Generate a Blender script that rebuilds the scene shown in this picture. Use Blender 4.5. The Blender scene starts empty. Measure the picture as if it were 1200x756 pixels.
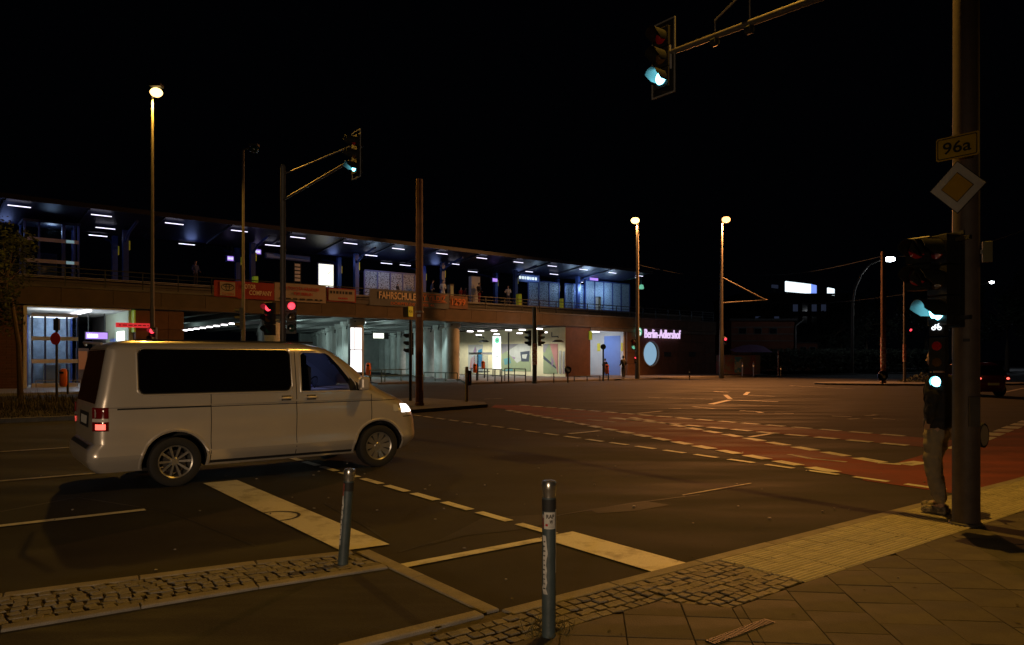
import bpy, bmesh, math, random
from mathutils import Vector, Matrix
random.seed(7)
R = math.radians
PI = math.pi
SC = bpy.context.scene
COL = SC.collection

# ---------------------------------------------------------------- camera, world, exposure
CAMH = 1.7
F = 866.0      # focal length in pixels of a 1200 px wide picture
HZ = 421.0     # row of the horizon
CX = 600.0
cam = bpy.data.cameras.new('camera')
cam_o = bpy.data.objects.new('camera', cam)
COL.objects.link(cam_o)
cam.sensor_width = 36.0
cam.lens = F / 1200 * 36
cam.shift_y = (HZ - 378) / 1200
cam.clip_start = 0.1
cam.clip_end = 3000
cam_o.location = (0, 0, CAMH)
cam_o.rotation_euler = (R(90), 0, 0)
SC.camera = cam_o

w = bpy.data.worlds.new('World')
SC.world = w
w.use_nodes = True
w.node_tree.nodes['Background'].inputs[0].default_value = (0.012, 0.016, 0.028, 1)
w.node_tree.nodes['Background'].inputs[1].default_value = 0.022
SC.view_settings.view_transform = 'Standard'
SC.view_settings.look = 'None'
SC.view_settings.exposure = 0
SC.view_settings.gamma = 1
SC.cycles.use_denoising = True
SC.cycles.use_light_tree = True
SC.cycles.max_bounces = 5
SC.cycles.diffuse_bounces = 2
SC.cycles.glossy_bounces = 3
SC.cycles.transparent_max_bounces = 12
SC.cycles.sample_clamp_indirect = 2.0
SC.cycles.caustics_reflective = False
SC.cycles.caustics_refractive = False

SODIUM = (1.0, 0.50, 0.06)
def lamp(name, loc, power, color, kind='POINT', radius=0.12, rot=None, spot=None, size=None, aim=None, blend=0.35):
    l = bpy.data.lights.new(name, kind)
    l.energy = power
    l.color = color
    if kind in ('POINT', 'SPOT'): l.shadow_soft_size = radius
    if kind == 'SPOT':
        l.spot_size = R(spot or 150); l.spot_blend = blend
    if kind == 'AREA':
        l.shape = 'RECTANGLE'; l.size, l.size_y = size
    o = bpy.data.objects.new(name, l)
    COL.objects.link(o)
    o.location = loc
    if aim is not None:
        o.rotation_euler = (Vector(aim) - Vector(loc)).to_track_quat('-Z', 'Y').to_euler()
    elif rot: o.rotation_euler = rot
    return o

# ---------------------------------------------------------------- the place's axes
# u runs along the road the van drives on, v across it; W runs along the railway, N away behind it
def gp(px, py, z=0.0):
    d = (CAMH - z) * F / (py - HZ)
    return Vector(((px - CX) / F * d, d, z))
def vp(px, py, d):
    return Vector(((px - CX) / F * d, d, CAMH + (HZ - py) / F * d))
U = Vector((0.796, 0.605, 0)); V = Vector((-0.605, 0.796, 0))
ROAD_ANG = math.atan2(U.y, U.x)
O = Vector((7.1, 68.4, 0)); W = Vector((.7623, .6472, 0)); N = Vector((-.6472, .7623, 0))
ANG = math.atan2(W.y, W.x)
def s_at(px, n=0.0):
    k = (px - CX) / F
    return (k * (O.y + n * N.y) - (O.x + n * N.x)) / (W.x - k * W.y)
def z_at(px, py, n=0.0):
    s = s_at(px, n)
    return CAMH + (HZ - py) * (O.y + s * W.y + n * N.y) / F
def st(s, n, z=0.0):
    p = O + W * s + N * n
    return Vector((p.x, p.y, z))

# ---------------------------------------------------------------- object helpers
def tag(o, label=None, cat=None, group=None, kind=None):
    if label: o['label'] = label
    if cat: o['category'] = cat
    if group: o['group'] = group
    if kind: o['kind'] = kind
    return o
def thing(name, label, cat, loc=(0, 0, 0), rz=0.0, group=None, kind=None, rot=None):
    o = bpy.data.objects.new(name, None)
    COL.objects.link(o)
    o.empty_display_size = 0.3
    o.location = loc
    o.rotation_euler = rot if rot else (0, 0, rz)
    return tag(o, label, cat, group, kind)
def kids(o): return [c for c in bpy.data.objects if c.parent == o]
def copy_tree(o, parent=None, ch_map=None):
    c = o.copy(); COL.objects.link(c)
    if parent is not None:
        c.parent = parent
    for ch in kids(o): copy_tree(ch, c)
    return c
def inst(name, src, parent, loc=(0, 0, 0), rot=(0, 0, 0), scale=(1, 1, 1), mat=None):
    o = bpy.data.objects.new(name, src)
    COL.objects.link(o)
    o.parent = parent
    o.location = loc; o.rotation_euler = rot; o.scale = scale
    return o

class MB:
    def __init__(self, origin=(0, 0, 0)):
        self.v = []; self.f = []; self.o = Vector(origin); self.fm = []; self.cur = 0
    def add(self, vs, fs):
        b = len(self.v)
        self.v += [tuple(Vector(p) - self.o) for p in vs]
        self.f += [tuple(b + i for i in f) for f in fs]
        self.fm += [self.cur] * len(fs)
        return self
    def box(self, x0, x1, y0, y1, z0, z1):
        vs = [(x, y, z) for z in (z0, z1) for y in (y0, y1) for x in (x0, x1)]
        return self.add(vs, [(0, 2, 3, 1), (4, 5, 7, 6), (0, 1, 5, 4), (2, 6, 7, 3), (0, 4, 6, 2), (1, 3, 7, 5)])
    def obox(self, c, half, rz=0.0, M=None):
        M = M or Matrix.Rotation(rz, 3, 'Z')
        c = Vector(c); h = half
        vs = [c + M @ Vector((sx * h[0], sy * h[1], sz * h[2])) for sz in (-1, 1) for sy in (-1, 1) for sx in (-1, 1)]
        return self.add(vs, [(0, 2, 3, 1), (4, 5, 7, 6), (0, 1, 5, 4), (2, 6, 7, 3), (0, 4, 6, 2), (1, 3, 7, 5)])
    def cbox(self, x0, x1, y0, y1, z0, z1, c):
        a = [(x0, y0, z0), (x1, y0, z0), (x1, y1, z0), (x0, y1, z0)]
        b = [(x0, y0, z1 - c), (x1, y0, z1 - c), (x1, y1, z1 - c), (x0, y1, z1 - c)]
        d = [(x0 + c, y0 + c, z1), (x1 - c, y0 + c, z1), (x1 - c, y1 - c, z1), (x0 + c, y1 - c, z1)]
        fs = [(0, 3, 2, 1), (8, 9, 10, 11)]
        for i in range(4):
            j = (i + 1) % 4
            fs += [(i, j, 4 + j, 4 + i), (4 + i, 4 + j, 8 + j, 8 + i)]
        return self.add(a + b + d, fs)
    def cyl(self, p0, p1, r0, r1=None, n=12, cap=True):
        p0 = Vector(p0); p1 = Vector(p1); r1 = r0 if r1 is None else r1
        d = (p1 - p0)
        q = d.to_track_quat('Z', 'X').to_matrix()
        vs = []
        for p, r in ((p0, r0), (p1, r1)):
            for i in range(n):
                a = 2 * PI * i / n
                vs.append(p + q @ Vector((r * math.cos(a), r * math.sin(a), 0)))
        fs = [(i, (i + 1) % n, n + (i + 1) % n, n + i) for i in range(n)]
        if cap: fs += [tuple(range(n - 1, -1, -1)), tuple(range(n, 2 * n))]
        return self.add(vs, fs)
    def tube(self, pts, r, n=8):
        pts = [Vector(p) for p in pts]
        vs = []; m = len(pts)
        for k, p in enumerate(pts):
            d = (pts[min(k + 1, m - 1)] - pts[max(k - 1, 0)]).normalized()
            q = d.to_track_quat('Z', 'X').to_matrix()
            rr = r[k] if isinstance(r, (list, tuple)) else r
            for i in range(n):
                a = 2 * PI * i / n
                vs.append(p + q @ Vector((rr * math.cos(a), rr * math.sin(a), 0)))
        fs = []
        for k in range(m - 1):
            for i in range(n):
                j = (i + 1) % n
                fs.append((k * n + i, k * n + j, (k + 1) * n + j, (k + 1) * n + i))
        fs += [tuple(range(n - 1, -1, -1)), tuple(range((m - 1) * n, m * n))]
        return self.add(vs, fs)
    def lathe(self, prof, n=24, M=None, close=False):
        # prof: (r, h) pairs, turned round local Z then moved by M
        M = M or Matrix.Identity(4)
        vs = [M @ Vector((r * math.cos(2 * PI * i / n), r * math.sin(2 * PI * i / n), h)) for r, h in prof for i in range(n)]
        m = len(prof); fs = []
        for k in range(m if close else m - 1):
            for i in range(n):
                j = (i + 1) % n; k2 = (k + 1) % m
                fs.append((k * n + i, k * n + j, k2 * n + j, k2 * n + i))
        if not close: fs += [tuple(range(n - 1, -1, -1)), tuple(range((m - 1) * n, m * n))]
        return self.add(vs, fs)
    def prism(self, poly, z0, z1, M=None):
        M = M or Matrix.Identity(4)
        n = len(poly)
        vs = [M @ Vector((p[0], p[1], z0)) for p in poly] + [M @ Vector((p[0], p[1], z1)) for p in poly]
        fs = [tuple(range(n - 1, -1, -1)), tuple(range(n, 2 * n))] + [(i, (i + 1) % n, n + (i + 1) % n, n + i) for i in range(n)]
        return self.add(vs, fs)
    def sheet(self, poly, z=0.0):
        return self.add([(p[0], p[1], z) for p in poly], [tuple(range(len(poly)))])
    def sphere(self, c, r, n=12, m=8, sc=(1, 1, 1)):
        c = Vector(c); vs = [c + Vector((0, 0, -r * sc[2]))]
        for k in range(1, m):
            t = -PI / 2 + PI * k / m
            for i in range(n):
                a = 2 * PI * i / n
                vs.append(c + Vector((r * sc[0] * math.cos(t) * math.cos(a), r * sc[1] * math.cos(t) * math.sin(a), r * sc[2] * math.sin(t))))
        vs.append(c + Vector((0, 0, r * sc[2])))
        fs = [(0, 1 + (i + 1) % n, 1 + i) for i in range(n)]
        for k in range(m - 2):
            for i in range(n):
                j = (i + 1) % n
                fs.append((1 + k * n + i, 1 + k * n + j, 1 + (k + 1) * n + j, 1 + (k + 1) * n + i))
        t = len(vs) - 1; b = 1 + (m - 2) * n
        fs += [(b + i, b + (i + 1) % n, t) for i in range(n)]
        return self.add(vs, fs)
    def mesh(self, name, mats, smooth=False, ang=35):
        me = bpy.data.meshes.new(name)
        me.from_pydata(self.v, [], self.f)
        if not isinstance(mats, (list, tuple)): mats = [mats]
        for m_ in mats: me.materials.append(m_)
        if len(mats) > 1: me.polygons.foreach_set('material_index', self.fm)
        if smooth:
            me.polygons.foreach_set('use_smooth', [True] * len(me.polygons))
            me.set_sharp_from_angle(angle=R(ang))
        me.update()
        return me
    def build(self, name, mats, parent=None, smooth=False, ang=35, fixn=False):
        me = self.mesh(name, mats, smooth, ang)
        if fixn:
            bm = bmesh.new(); bm.from_mesh(me); bmesh.ops.recalc_face_normals(bm, faces=bm.faces); bm.to_mesh(me); bm.free()
        o = bpy.data.objects.new(name, me)
        COL.objects.link(o)
        if parent is not None: o.parent = parent
        return o

def text_mesh(name, body, size, mat, parent=None, M=None, ext=0.004, align='CENTER', bold=0.0, sx=1.0, spacing=1.0):
    # reads along local +X, stands up along +Y before M
    cu = bpy.data.curves.new(name, 'FONT')
    cu.body = body; cu.size = size; cu.extrude = ext; cu.align_x = align; cu.align_y = 'CENTER'
    cu.offset = bold; cu.space_character = spacing; cu.resolution_u = 3
    t = bpy.data.objects.new(name + '_tmp', cu)
    COL.objects.link(t)
    dg = bpy.context.evaluated_depsgraph_get(); dg.update()
    me = bpy.data.meshes.new_from_object(t.evaluated_get(dg))
    bpy.data.objects.remove(t); bpy.data.curves.remove(cu)
    me.materials.clear(); me.materials.append(mat)
    S = Matrix.Diagonal((sx, 1, 1, 1))
    me.transform((M or Matrix.Identity(4)) @ S)
    me.name = name
    o = bpy.data.objects.new(name, me)
    COL.objects.link(o)
    if parent is not None: o.parent = parent
    return o
def upright(x, y, z, rz=0.0):
    # text faces local -Y, standing at x, y, z
    return Matrix.Translation((x, y, z)) @ Matrix.Rotation(rz, 4, 'Z') @ Matrix.Rotation(PI / 2, 4, 'X')
def bake(o):
    dg = bpy.context.evaluated_depsgraph_get(); dg.update()
    me = bpy.data.meshes.new_from_object(o.evaluated_get(dg))
    o.modifiers.clear(); o.data = me
    return o

# ---------------------------------------------------------------- materials
M = {}
def mat(name, col, rough=0.6, metal=0.0, var=0.0, scale=4.0, bump=0.0, bscale=None, emit=None, estr=0.0, coat=0.0,
        alpha=1.0, rand=0.0, col2=None, thr=(0.45, 0.6), detail=6, bdist=0.01, spec=None, fine=0.0):
    m = bpy.data.materials.new(name); m.use_nodes = True
    nt = m.node_tree; L = nt.links; b = nt.nodes['Principled BSDF']
    def nd(t, **k):
        n = nt.nodes.new(t)
        for a, v in k.items(): setattr(n, a, v)
        return n
    b.inputs['Base Color'].default_value = (*col, 1)
    b.inputs['Roughness'].default_value = rough
    b.inputs['Metallic'].default_value = metal
    b.inputs['Coat Weight'].default_value = coat
    b.inputs['Coat Roughness'].default_value = 0.12
    b.inputs['Alpha'].default_value = alpha
    if spec is not None: b.inputs['Specular IOR Level'].default_value = spec
    if emit:
        b.inputs['Emission Color'].default_value = (*emit, 1)
        b.inputs['Emission Strength'].default_value = estr
    tc = None
    def coords():
        nonlocal tc
        if tc is None:
            tc = nd('ShaderNodeTexCoord')
        return tc.outputs['Object']
    cur = None
    if var or col2:
        n = nd('ShaderNodeTexNoise'); n.inputs['Scale'].default_value = scale; n.inputs['Detail'].default_value = detail
        n.inputs['Roughness'].default_value = 0.65
        L.new(coords(), n.inputs['Vector'])
        rp = nd('ShaderNodeValToRGB')
        if col2:
            rp.color_ramp.elements[0].position = thr[0]; rp.color_ramp.elements[1].position = thr[1]
            rp.color_ramp.elements[0].color = (*col, 1); rp.color_ramp.elements[1].color = (*col2, 1)
        else:
            rp.color_ramp.elements[0].position = 0.3; rp.color_ramp.elements[1].position = 0.7
            rp.color_ramp.elements[0].color = (*[c * (1 - var) for c in col], 1)
            rp.color_ramp.elements[1].color = (*[min(1, c * (1 + var)) for c in col], 1)
        L.new(n.outputs['Fac'], rp.inputs['Fac'])
        cur = rp.outputs['Color']
    if fine:
        n = nd('ShaderNodeTexNoise'); n.inputs['Scale'].default_value = 160; n.inputs['Detail'].default_value = 2
        L.new(coords(), n.inputs['Vector'])
        mr = nd('ShaderNodeMapRange'); mr.inputs[1].default_value = .35; mr.inputs[2].default_value = .7
        mr.inputs[3].default_value = 1 - fine; mr.inputs[4].default_value = 1 + fine
        L.new(n.outputs['Fac'], mr.inputs[0])
        mx = nd('ShaderNodeVectorMath', operation='SCALE')
        if cur: L.new(cur, mx.inputs[0])
        else: mx.inputs[0].default_value = col
        L.new(mr.outputs[0], mx.inputs['Scale'])
        cur = mx.outputs[0]
    if rand:
        oi = nd('ShaderNodeObjectInfo'); ge = nd('ShaderNodeNewGeometry')
        ad = nd('ShaderNodeMath', operation='ADD'); L.new(oi.outputs['Random'], ad.inputs[0]); L.new(ge.outputs['Random Per Island'], ad.inputs[1])
        fr = nd('ShaderNodeMath', operation='FRACT'); L.new(ad.outputs[0], fr.inputs[0])
        mr = nd('ShaderNodeMapRange'); mr.inputs[3].default_value = 1 - rand; mr.inputs[4].default_value = 1 + rand
        L.new(fr.outputs[0], mr.inputs[0])
        mx = nd('ShaderNodeVectorMath', operation='SCALE')
        if cur: L.new(cur, mx.inputs[0])
        else: mx.inputs[0].default_value = col
        L.new(mr.outputs[0], mx.inputs['Scale'])
        cur = mx.outputs[0]
    if cur: L.new(cur, b.inputs['Base Color'])
    if bump:
        n = nd('ShaderNodeTexNoise'); n.inputs['Scale'].default_value = bscale or scale * 6; n.inputs['Detail'].default_value = 4
        L.new(coords(), n.inputs['Vector'])
        bp = nd('ShaderNodeBump'); bp.inputs['Strength'].default_value = bump; bp.inputs['Distance'].default_value = bdist
        L.new(n.outputs['Fac'], bp.inputs['Height']); L.new(bp.outputs[0], b.inputs['Normal'])
    M[name] = m
    return m

mat('asphalt', (.030, .0285, .0265), .78, var=.3, scale=.55, bump=.5, bscale=110, bdist=.006, fine=.4)
mat('asphalt_path', (.030, .028, .025), .82, var=.22, scale=1.3, bump=.5, bscale=120, bdist=.006, fine=.35)
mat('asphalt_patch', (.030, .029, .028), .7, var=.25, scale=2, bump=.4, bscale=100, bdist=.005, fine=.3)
mat('tar', (.014, .014, .014), .6, var=.3, scale=5, bump=.3, bscale=60)
mat('red_asphalt', (.21, .042, .022), .75, var=.25, scale=.8, bump=.5, bscale=110, bdist=.005, fine=.3)
mat('road_paint', (.70, .69, .66), .6, col2=(.30, .28, .25), thr=(.50, .72), scale=3.2, bump=.3, bscale=90, fine=.12)
mat('worn_paint', (.42, .40, .36), .6, col2=(.12, .11, .10), thr=(.45, .62), scale=2.2, bump=.3, bscale=90, fine=.15)
mat('kerb_stone', (.24, .22, .19), .75, var=.22, scale=6, bump=.5, bscale=70, rand=.15, fine=.2)
mat('cobble', (.19, .175, .15), .7, var=.2, scale=12, bump=.6, bscale=45, rand=.28, fine=.25)
mat('mortar', (.105, .090, .070), .9, var=.3, scale=20, bump=.5, bscale=80)
mat('slab', (.105, .094, .078), .8, var=.18, scale=5, bump=.4, bscale=90, rand=.20, fine=.22)
mat('tactile', (.47, .435, .34), .7, var=.2, scale=5, bump=.3, bscale=80, rand=.12, fine=.15)
mat('pavement', (.13, .125, .12), .8, var=.25, scale=1.5, bump=.3, bscale=60, fine=.2)
mat('galvanised', (.32, .31, .30), .5, metal=.7, var=.15, scale=8)
mat('pole_paint', (.10, .092, .082), .55, metal=.2, var=.2, scale=6, bump=.15, bscale=40)
mat('big_pole', (.11, .085, .07), .6, metal=.1, var=.25, scale=5, bump=.2, bscale=30)
mat('rust_pole', (.20, .085, .045), .65, var=.3, scale=5, bump=.2, bscale=30)
mat('sticker', (.5, .48, .45), .5, col2=(.25, .06, .04), thr=(.45, .5), scale=9)
mat('black_plastic', (.010, .010, .011), .45)
mat('visor', (.014, .015, .014), .4)
mat('dark_olive', (.20, .19, .10), .5)
mat('signal_border', (.18, .18, .175), .5)
mat('lens_off_red', (.38, .010, .012), .2, coat=.6)
mat('lens_off_yellow', (.10, .05, .01), .2, coat=.6)
mat('lens_off_green', (.01, .05, .04), .2, coat=.6)
mat('lens_green', (.2, .8, .8), .3, emit=(.20, .82, 1.0), estr=11)
mat('lens_red', (.8, .05, .05), .3, emit=(1.0, .045, .07), estr=2.6)
mat('bike_light', (.8, .8, .8), .3, emit=(.9, .95, 1), estr=2.2)
mat('bollard_paint', (.055, .080, .088), .5, var=.25, scale=9, bump=.2, bscale=60)
mat('bollard_cap', (.55, .54, .5), .25, metal=.9, var=.2, scale=20)
mat('paper', (.62, .61, .57), .7, col2=(.30, .29, .27), thr=(.5, .7), scale=18)
mat('ink', (.02, .02, .02), .7)
mat('red_ink', (.45, .02, .02), .7)
mat('sign_yellow', (.52, .35, .02), .45, var=.08, scale=5)
mat('sign_orange', (.50, .30, .02), .45)
mat('sign_white', (.56, .55, .52), .45, var=.06, scale=5)
mat('sign_black', (.012, .012, .012), .5)
mat('sign_back', (.22, .22, .21), .5, metal=.5)
mat('sign_blue', (.02, .09, .60), .4)
mat('van_paint', (.84, .77, .68), .29, metal=.58, coat=.9, var=.03, scale=2)
mat('van_trim', (.02, .02, .02), .6)
mat('van_seam', (.008, .008, .008), .7)
mat('van_glass', (.003, .003, .004), .12, spec=.04)
mat('chrome', (.6, .58, .55), .18, metal=1)
mat('rubber', (.018, .017, .016), .8, bump=.2, bscale=60)
mat('alloy', (.55, .53, .49), .3, metal=.8)
mat('brake', (.10, .09, .085), .5, metal=.7)
mat('tail_dark', (.16, .006, .006), .15, coat=1)
mat('tail_lit', (.3, .02, .02), .3, emit=(1.0, .13, .09), estr=2.2)
mat('head_lit', (.9, .9, .9), .2, emit=(1.0, .93, .85), estr=4)
mat('plate', (.55, .54, .50), .5)
mat('seat', (.05, .045, .04), .8)
mat('cabin', (.012, .012, .013), .8)
mat('beam', (.095, .070, .048), .8, var=.25, scale=.7, bump=.2, bscale=10, rand=.10)
mat('concrete', (.30, .27, .23), .8, var=.25, scale=.7, bump=.2, bscale=10, rand=.07)
mat('concrete_dark', (.12, .115, .11), .85, var=.25, scale=1, bump=.2, bscale=10)
mat('brick_far', (.17, .085, .045), .85, var=.3, scale=3, bump=.3, bscale=20)
mat('brick_panel', (.125, .060, .034), .8, var=.22, scale=1.6, rand=.14, bump=.2, bscale=18)
mat('blue_steel', (.05, .09, .30), .4, metal=.2, var=.1, scale=3)
mat('roof_steel', (.02, .022, .04), .5, var=.2, scale=.6)
mat('roof_under', (.009, .011, .034), .45, var=.2, scale=.5)
mat('tube_light', (1, 1, 1), .5, emit=(.80, .77, 1.0), estr=2.0)
mat('warm_tube', (1, 1, 1), .5, emit=(1.0, .92, .95), estr=6)
mat('cab_lining', (.30, .29, .28), .8)
mat('lit_panel', (1, 1, 1), .5, emit=(.95, .98, 1.0), estr=1.6)
mat('purple_screen', (.05, .03, .1), .5, emit=(.48, .27, 1.0), estr=1.1)
mat('purple_letters', (.1, .08, .1), .5, emit=(.86, .62, 1.0), estr=1.0)
mat('poster_lit', (1, 1, .9), .5, emit=(.95, 1.0, .84), estr=1.5)
mat('green_disc', (.02, .4, .2), .5, emit=(.25, .85, .55), estr=.55)
mat('white_lit', (1, 1, 1), .5, emit=(.85, 1, .95), estr=1.0)
mat('yellow_sign', (.55, .50, .02), .5, emit=(.75, .75, .05), estr=.06)
mat('lime_sign', (.3, .42, .03), .5, emit=(.5, .8, .05), estr=.09)
mat('white_wall', (.68, .68, .66), .6, var=.06, scale=1)
mat('hall_wall', (.50, .60, .45), .6, var=.08, scale=1)
mat('mural_ground', (.80, .76, .50), .7, var=.10, scale=1.2)
mat('blue_wall', (.20, .32, .75), .5, var=.05, scale=1)
mat('floor_tile', (.34, .34, .34), .45, var=.15, scale=1.5)
mat('column', (.48, .50, .48), .6, var=.22, scale=1.0, bump=.15, bscale=12, rand=.12)
mat('ceiling', (.16, .16, .155), .7, var=.1, scale=1)
mat('bin_orange', (.80, .17, .03), .5, var=.1, scale=6)
mat('rail_dark', (.03, .035, .035), .5, metal=.4)
mat('rail_green', (.05, .12, .10), .5)
mat('banner_red', (.28, .025, .018), .7, var=.06, scale=2)
mat('banner_white', (.34, .28, .22), .7, var=.06, scale=2)
mat('banner_grey', (.09, .105, .12), .7, var=.1, scale=2)
mat('banner_orange', (.50, .14, .03), .7)
mat('banner_brown', (.13, .055, .025), .7, var=.1, scale=2)
mat('letter_cream', (.68, .55, .38), .7)
mat('purple_cloth', (.35, .22, .45), .8, var=.2, scale=2)
mat('graffiti', (.16, .14, .10), .7, col2=(.22, .08, .06), thr=(.48, .52), scale=1.6)
mat('graffiti_teal', (.06, .22, .30), .7, col2=(.40, .36, .28), thr=(.48, .52), scale=1.3)
mat('dark_brick', (.16, .05, .025), .85, var=.3, scale=.7)
mat('dark_building', (.055, .05, .05), .85, var=.3, scale=.4)
mat('window_dark', (.01, .012, .016), .1, coat=.5)
mat('window_dim', (.05, .06, .10), .3, emit=(.10, .13, .25), estr=.10)
mat('screen_white', (1, 1, 1), .5, emit=(.80, .93, 1.0), estr=1.5)
mat('screen_blue', (.4, .5, 1), .5, emit=(.22, .35, 1.0), estr=1.0)
mat('leaf', (.050, .062, .022), .7, rand=.45, spec=.25)
mat('leaf_dry', (.085, .075, .030), .8, rand=.45, spec=.2)
mat('bark', (.10, .065, .04), .9, var=.3, scale=9, bump=.6, bscale=30)
mat('soil', (.04, .032, .022), .9, var=.3, scale=3, bump=.5, bscale=30)
mat('hedge', (.022, .030, .014), .8, rand=.4)
mat('car_red', (.16, .008, .014), .25, metal=.3, coat=1)
mat('skin', (.50, .32, .23), .55)
mat('hair', (.03, .022, .016), .7)
mat('jacket_black', (.012, .012, .014), .8, bump=.4, bscale=14)
mat('trousers_khaki', (.30, .25, .17), .85, bump=.5, bscale=9)
mat('trousers_dark', (.015, .017, .024), .85)
mat('shirt_white', (.70, .72, .75), .8)
mat('shirt_blue', (.04, .06, .16), .8)
mat('shirt_red', (.22, .02, .02), .8)
mat('shoe', (.30, .26, .20), .7, col2=(.09, .08, .07), thr=(.45, .55), scale=22)
mat('bag', (.42, .34, .22), .7)
mat('sodium_lens', (.3, .2, .1), .5, emit=(1.0, .62, .20), estr=4.5)
mat('orange_lens', (.3, .2, .1), .5, emit=(1.0, .42, .12), estr=5)
mat('white_lens', (1, 1, 1), .5, emit=(.85, .93, 1.0), estr=22)
mat('flint', (.20, .18, .15), .5)

def weather(m, lo=.62, hi=1.25, scale=.09, rlo=.72, rhi=.95):
    # broad worn lanes: tone and gloss drift over metres, stretched along the road
    nt = M[m].node_tree; L = nt.links; b = nt.nodes['Principled BSDF']
    src = b.inputs['Base Color'].links[0].from_socket
    tc = nt.nodes.new('ShaderNodeTexCoord'); mp = nt.nodes.new('ShaderNodeMapping')
    mp.inputs['Rotation'].default_value = (0, 0, -.65); mp.inputs['Scale'].default_value = (.35, 1.6, 1)
    n = nt.nodes.new('ShaderNodeTexNoise'); n.inputs['Scale'].default_value = scale * 8; n.inputs['Detail'].default_value = 5
    L.new(tc.outputs['Object'], mp.inputs['Vector']); L.new(mp.outputs[0], n.inputs['Vector'])
    mr = nt.nodes.new('ShaderNodeMapRange'); mr.inputs[1].default_value = .35; mr.inputs[2].default_value = .65; mr.inputs[3].default_value = lo; mr.inputs[4].default_value = hi
    L.new(n.outputs['Fac'], mr.inputs[0])
    mx = nt.nodes.new('ShaderNodeVectorMath'); mx.operation = 'SCALE'
    L.new(src, mx.inputs[0]); L.new(mr.outputs[0], mx.inputs['Scale']); L.new(mx.outputs[0], b.inputs['Base Color'])
    m2 = nt.nodes.new('ShaderNodeMapRange'); m2.inputs[1].default_value = .35; m2.inputs[2].default_value = .65; m2.inputs[3].default_value = rlo; m2.inputs[4].default_value = rhi
    L.new(n.outputs['Fac'], m2.inputs[0]); L.new(m2.outputs[0], b.inputs['Roughness'])
for k_ in ('asphalt', 'asphalt_path', 'red_asphalt', 'slab', 'asphalt_patch'): M[k_].node_tree.nodes['Principled BSDF'].inputs['Specular IOR Level'].default_value = .28
weather('asphalt'); weather('asphalt_path', .75, 1.2, .3, .6, .9); weather('red_asphalt', .6, 1.2, .1, .68, .9); weather('slab', .7, 1.2, .25, .6, .9)
def glass(name, tint, op):
    m = bpy.data.materials.new(name); m.use_nodes = True
    nt = m.node_tree; nt.nodes.clear()
    out = nt.nodes.new('ShaderNodeOutputMaterial'); tr = nt.nodes.new('ShaderNodeBsdfTransparent'); gl = nt.nodes.new('ShaderNodeBsdfGlossy')
    tr.inputs[0].default_value = (*tint, 1); gl.inputs['Roughness'].default_value = .04
    fr = nt.nodes.new('ShaderNodeFresnel'); fr.inputs[0].default_value = 1.5
    ma = nt.nodes.new('ShaderNodeMath'); ma.operation = 'ADD'; ma.inputs[1].default_value = op; ma.use_clamp = True
    mx = nt.nodes.new('ShaderNodeMixShader')
    nt.links.new(fr.outputs[0], ma.inputs[0]); nt.links.new(ma.outputs[0], mx.inputs[0])
    nt.links.new(tr.outputs[0], mx.inputs[1]); nt.links.new(gl.outputs[0], mx.inputs[2]); nt.links.new(mx.outputs[0], out.inputs[0])
    M[name] = m
glass('cab_glass', (.72, .78, .95), .02)
glass('lift_glass', (.85, .90, .96), .02)
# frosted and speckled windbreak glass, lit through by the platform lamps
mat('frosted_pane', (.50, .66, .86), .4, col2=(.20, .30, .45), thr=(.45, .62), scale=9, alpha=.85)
mat('speckled_pane', (.34, .48, .66), .4, col2=(.02, .03, .06), thr=(.50, .56), scale=11, alpha=.9)

# ---------------------------------------------------------------- lamps that light the crossing
L1 = Vector((3.26, 9.22, 10.1))
lamp('street_light_near', L1 - Vector((0, 0, .12)), 1800, SODIUM, 'SPOT', .03, spot=118, blend=1.0, aim=(4.0, 8.0, 0))
L2 = Vector((24, 15, 10))
L3 = Vector((-4, -14, 1.9))   # added low fill spot behind the camera, coned onto the van's side
lamp('van_fill_light', L3, 4600, (1.0, .71, .45), 'SPOT', .3, spot=47, blend=.95, aim=(-3.2, 10.5, 1.3))
lamp('street_light_right', L2 - Vector((0, 0, .12)), 300, SODIUM, 'SPOT', .12, spot=165, blend=.3)

# ---------------------------------------------------------------- ground
# kerb frame: a runs along the kerb, b runs out over the road, origin at the foot of the near stop bar
P0 = Vector((1.49, 6.13, 0))
def ab(a, b, z=0.0):
    p = P0 + U * a + V * b
    return Vector((p.x, p.y, z))
def to_ab(p):
    d = Vector((p.x, p.y, 0)) - P0
    return d.dot(U), d.dot(V)

def struct(name): return thing(name, None, None, kind='structure')
def sheet(name, pts, z, m, parent=None):
    mb = MB(); mb.sheet([(p[0], p[1]) for p in pts], z)
    o = mb.build(name, M[m], parent, fixn=True)
    if parent is None: tag(o, kind='structure')
    return o
mb = MB(); mb.add([(-700, -40, 0), (700, -40, 0), (700, 1400, 0), (-700, 1400, 0)], [(0, 1, 2, 3)])
road = tag(mb.build('road', M['asphalt']), kind='structure')

# sidewalk body under the slabs and cobbles (a low step above the road)
mb = MB()
poly = [ab(-2.1, 0), ab(30, 0), ab(30, -14), ab(-14, -14), ab(-14, 0)]
mb.prism([(p.x, p.y) for p in poly][::-1], -.05, .012)
sidewalk = tag(mb.build('sidewalk_bed', M['mortar'], fixn=True), kind='structure')
# cycle path coming in from the left and its asphalt over the dropped kerb
cyc = sheet('cycle_path', [ab(-2.1, .1), ab(-2.1, 1.36), ab(-3.1, 1.48), ab(-4.65, 1.58), ab(-14, 1.75), ab(-14, .1)], .022, 'asphalt_path')

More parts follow.
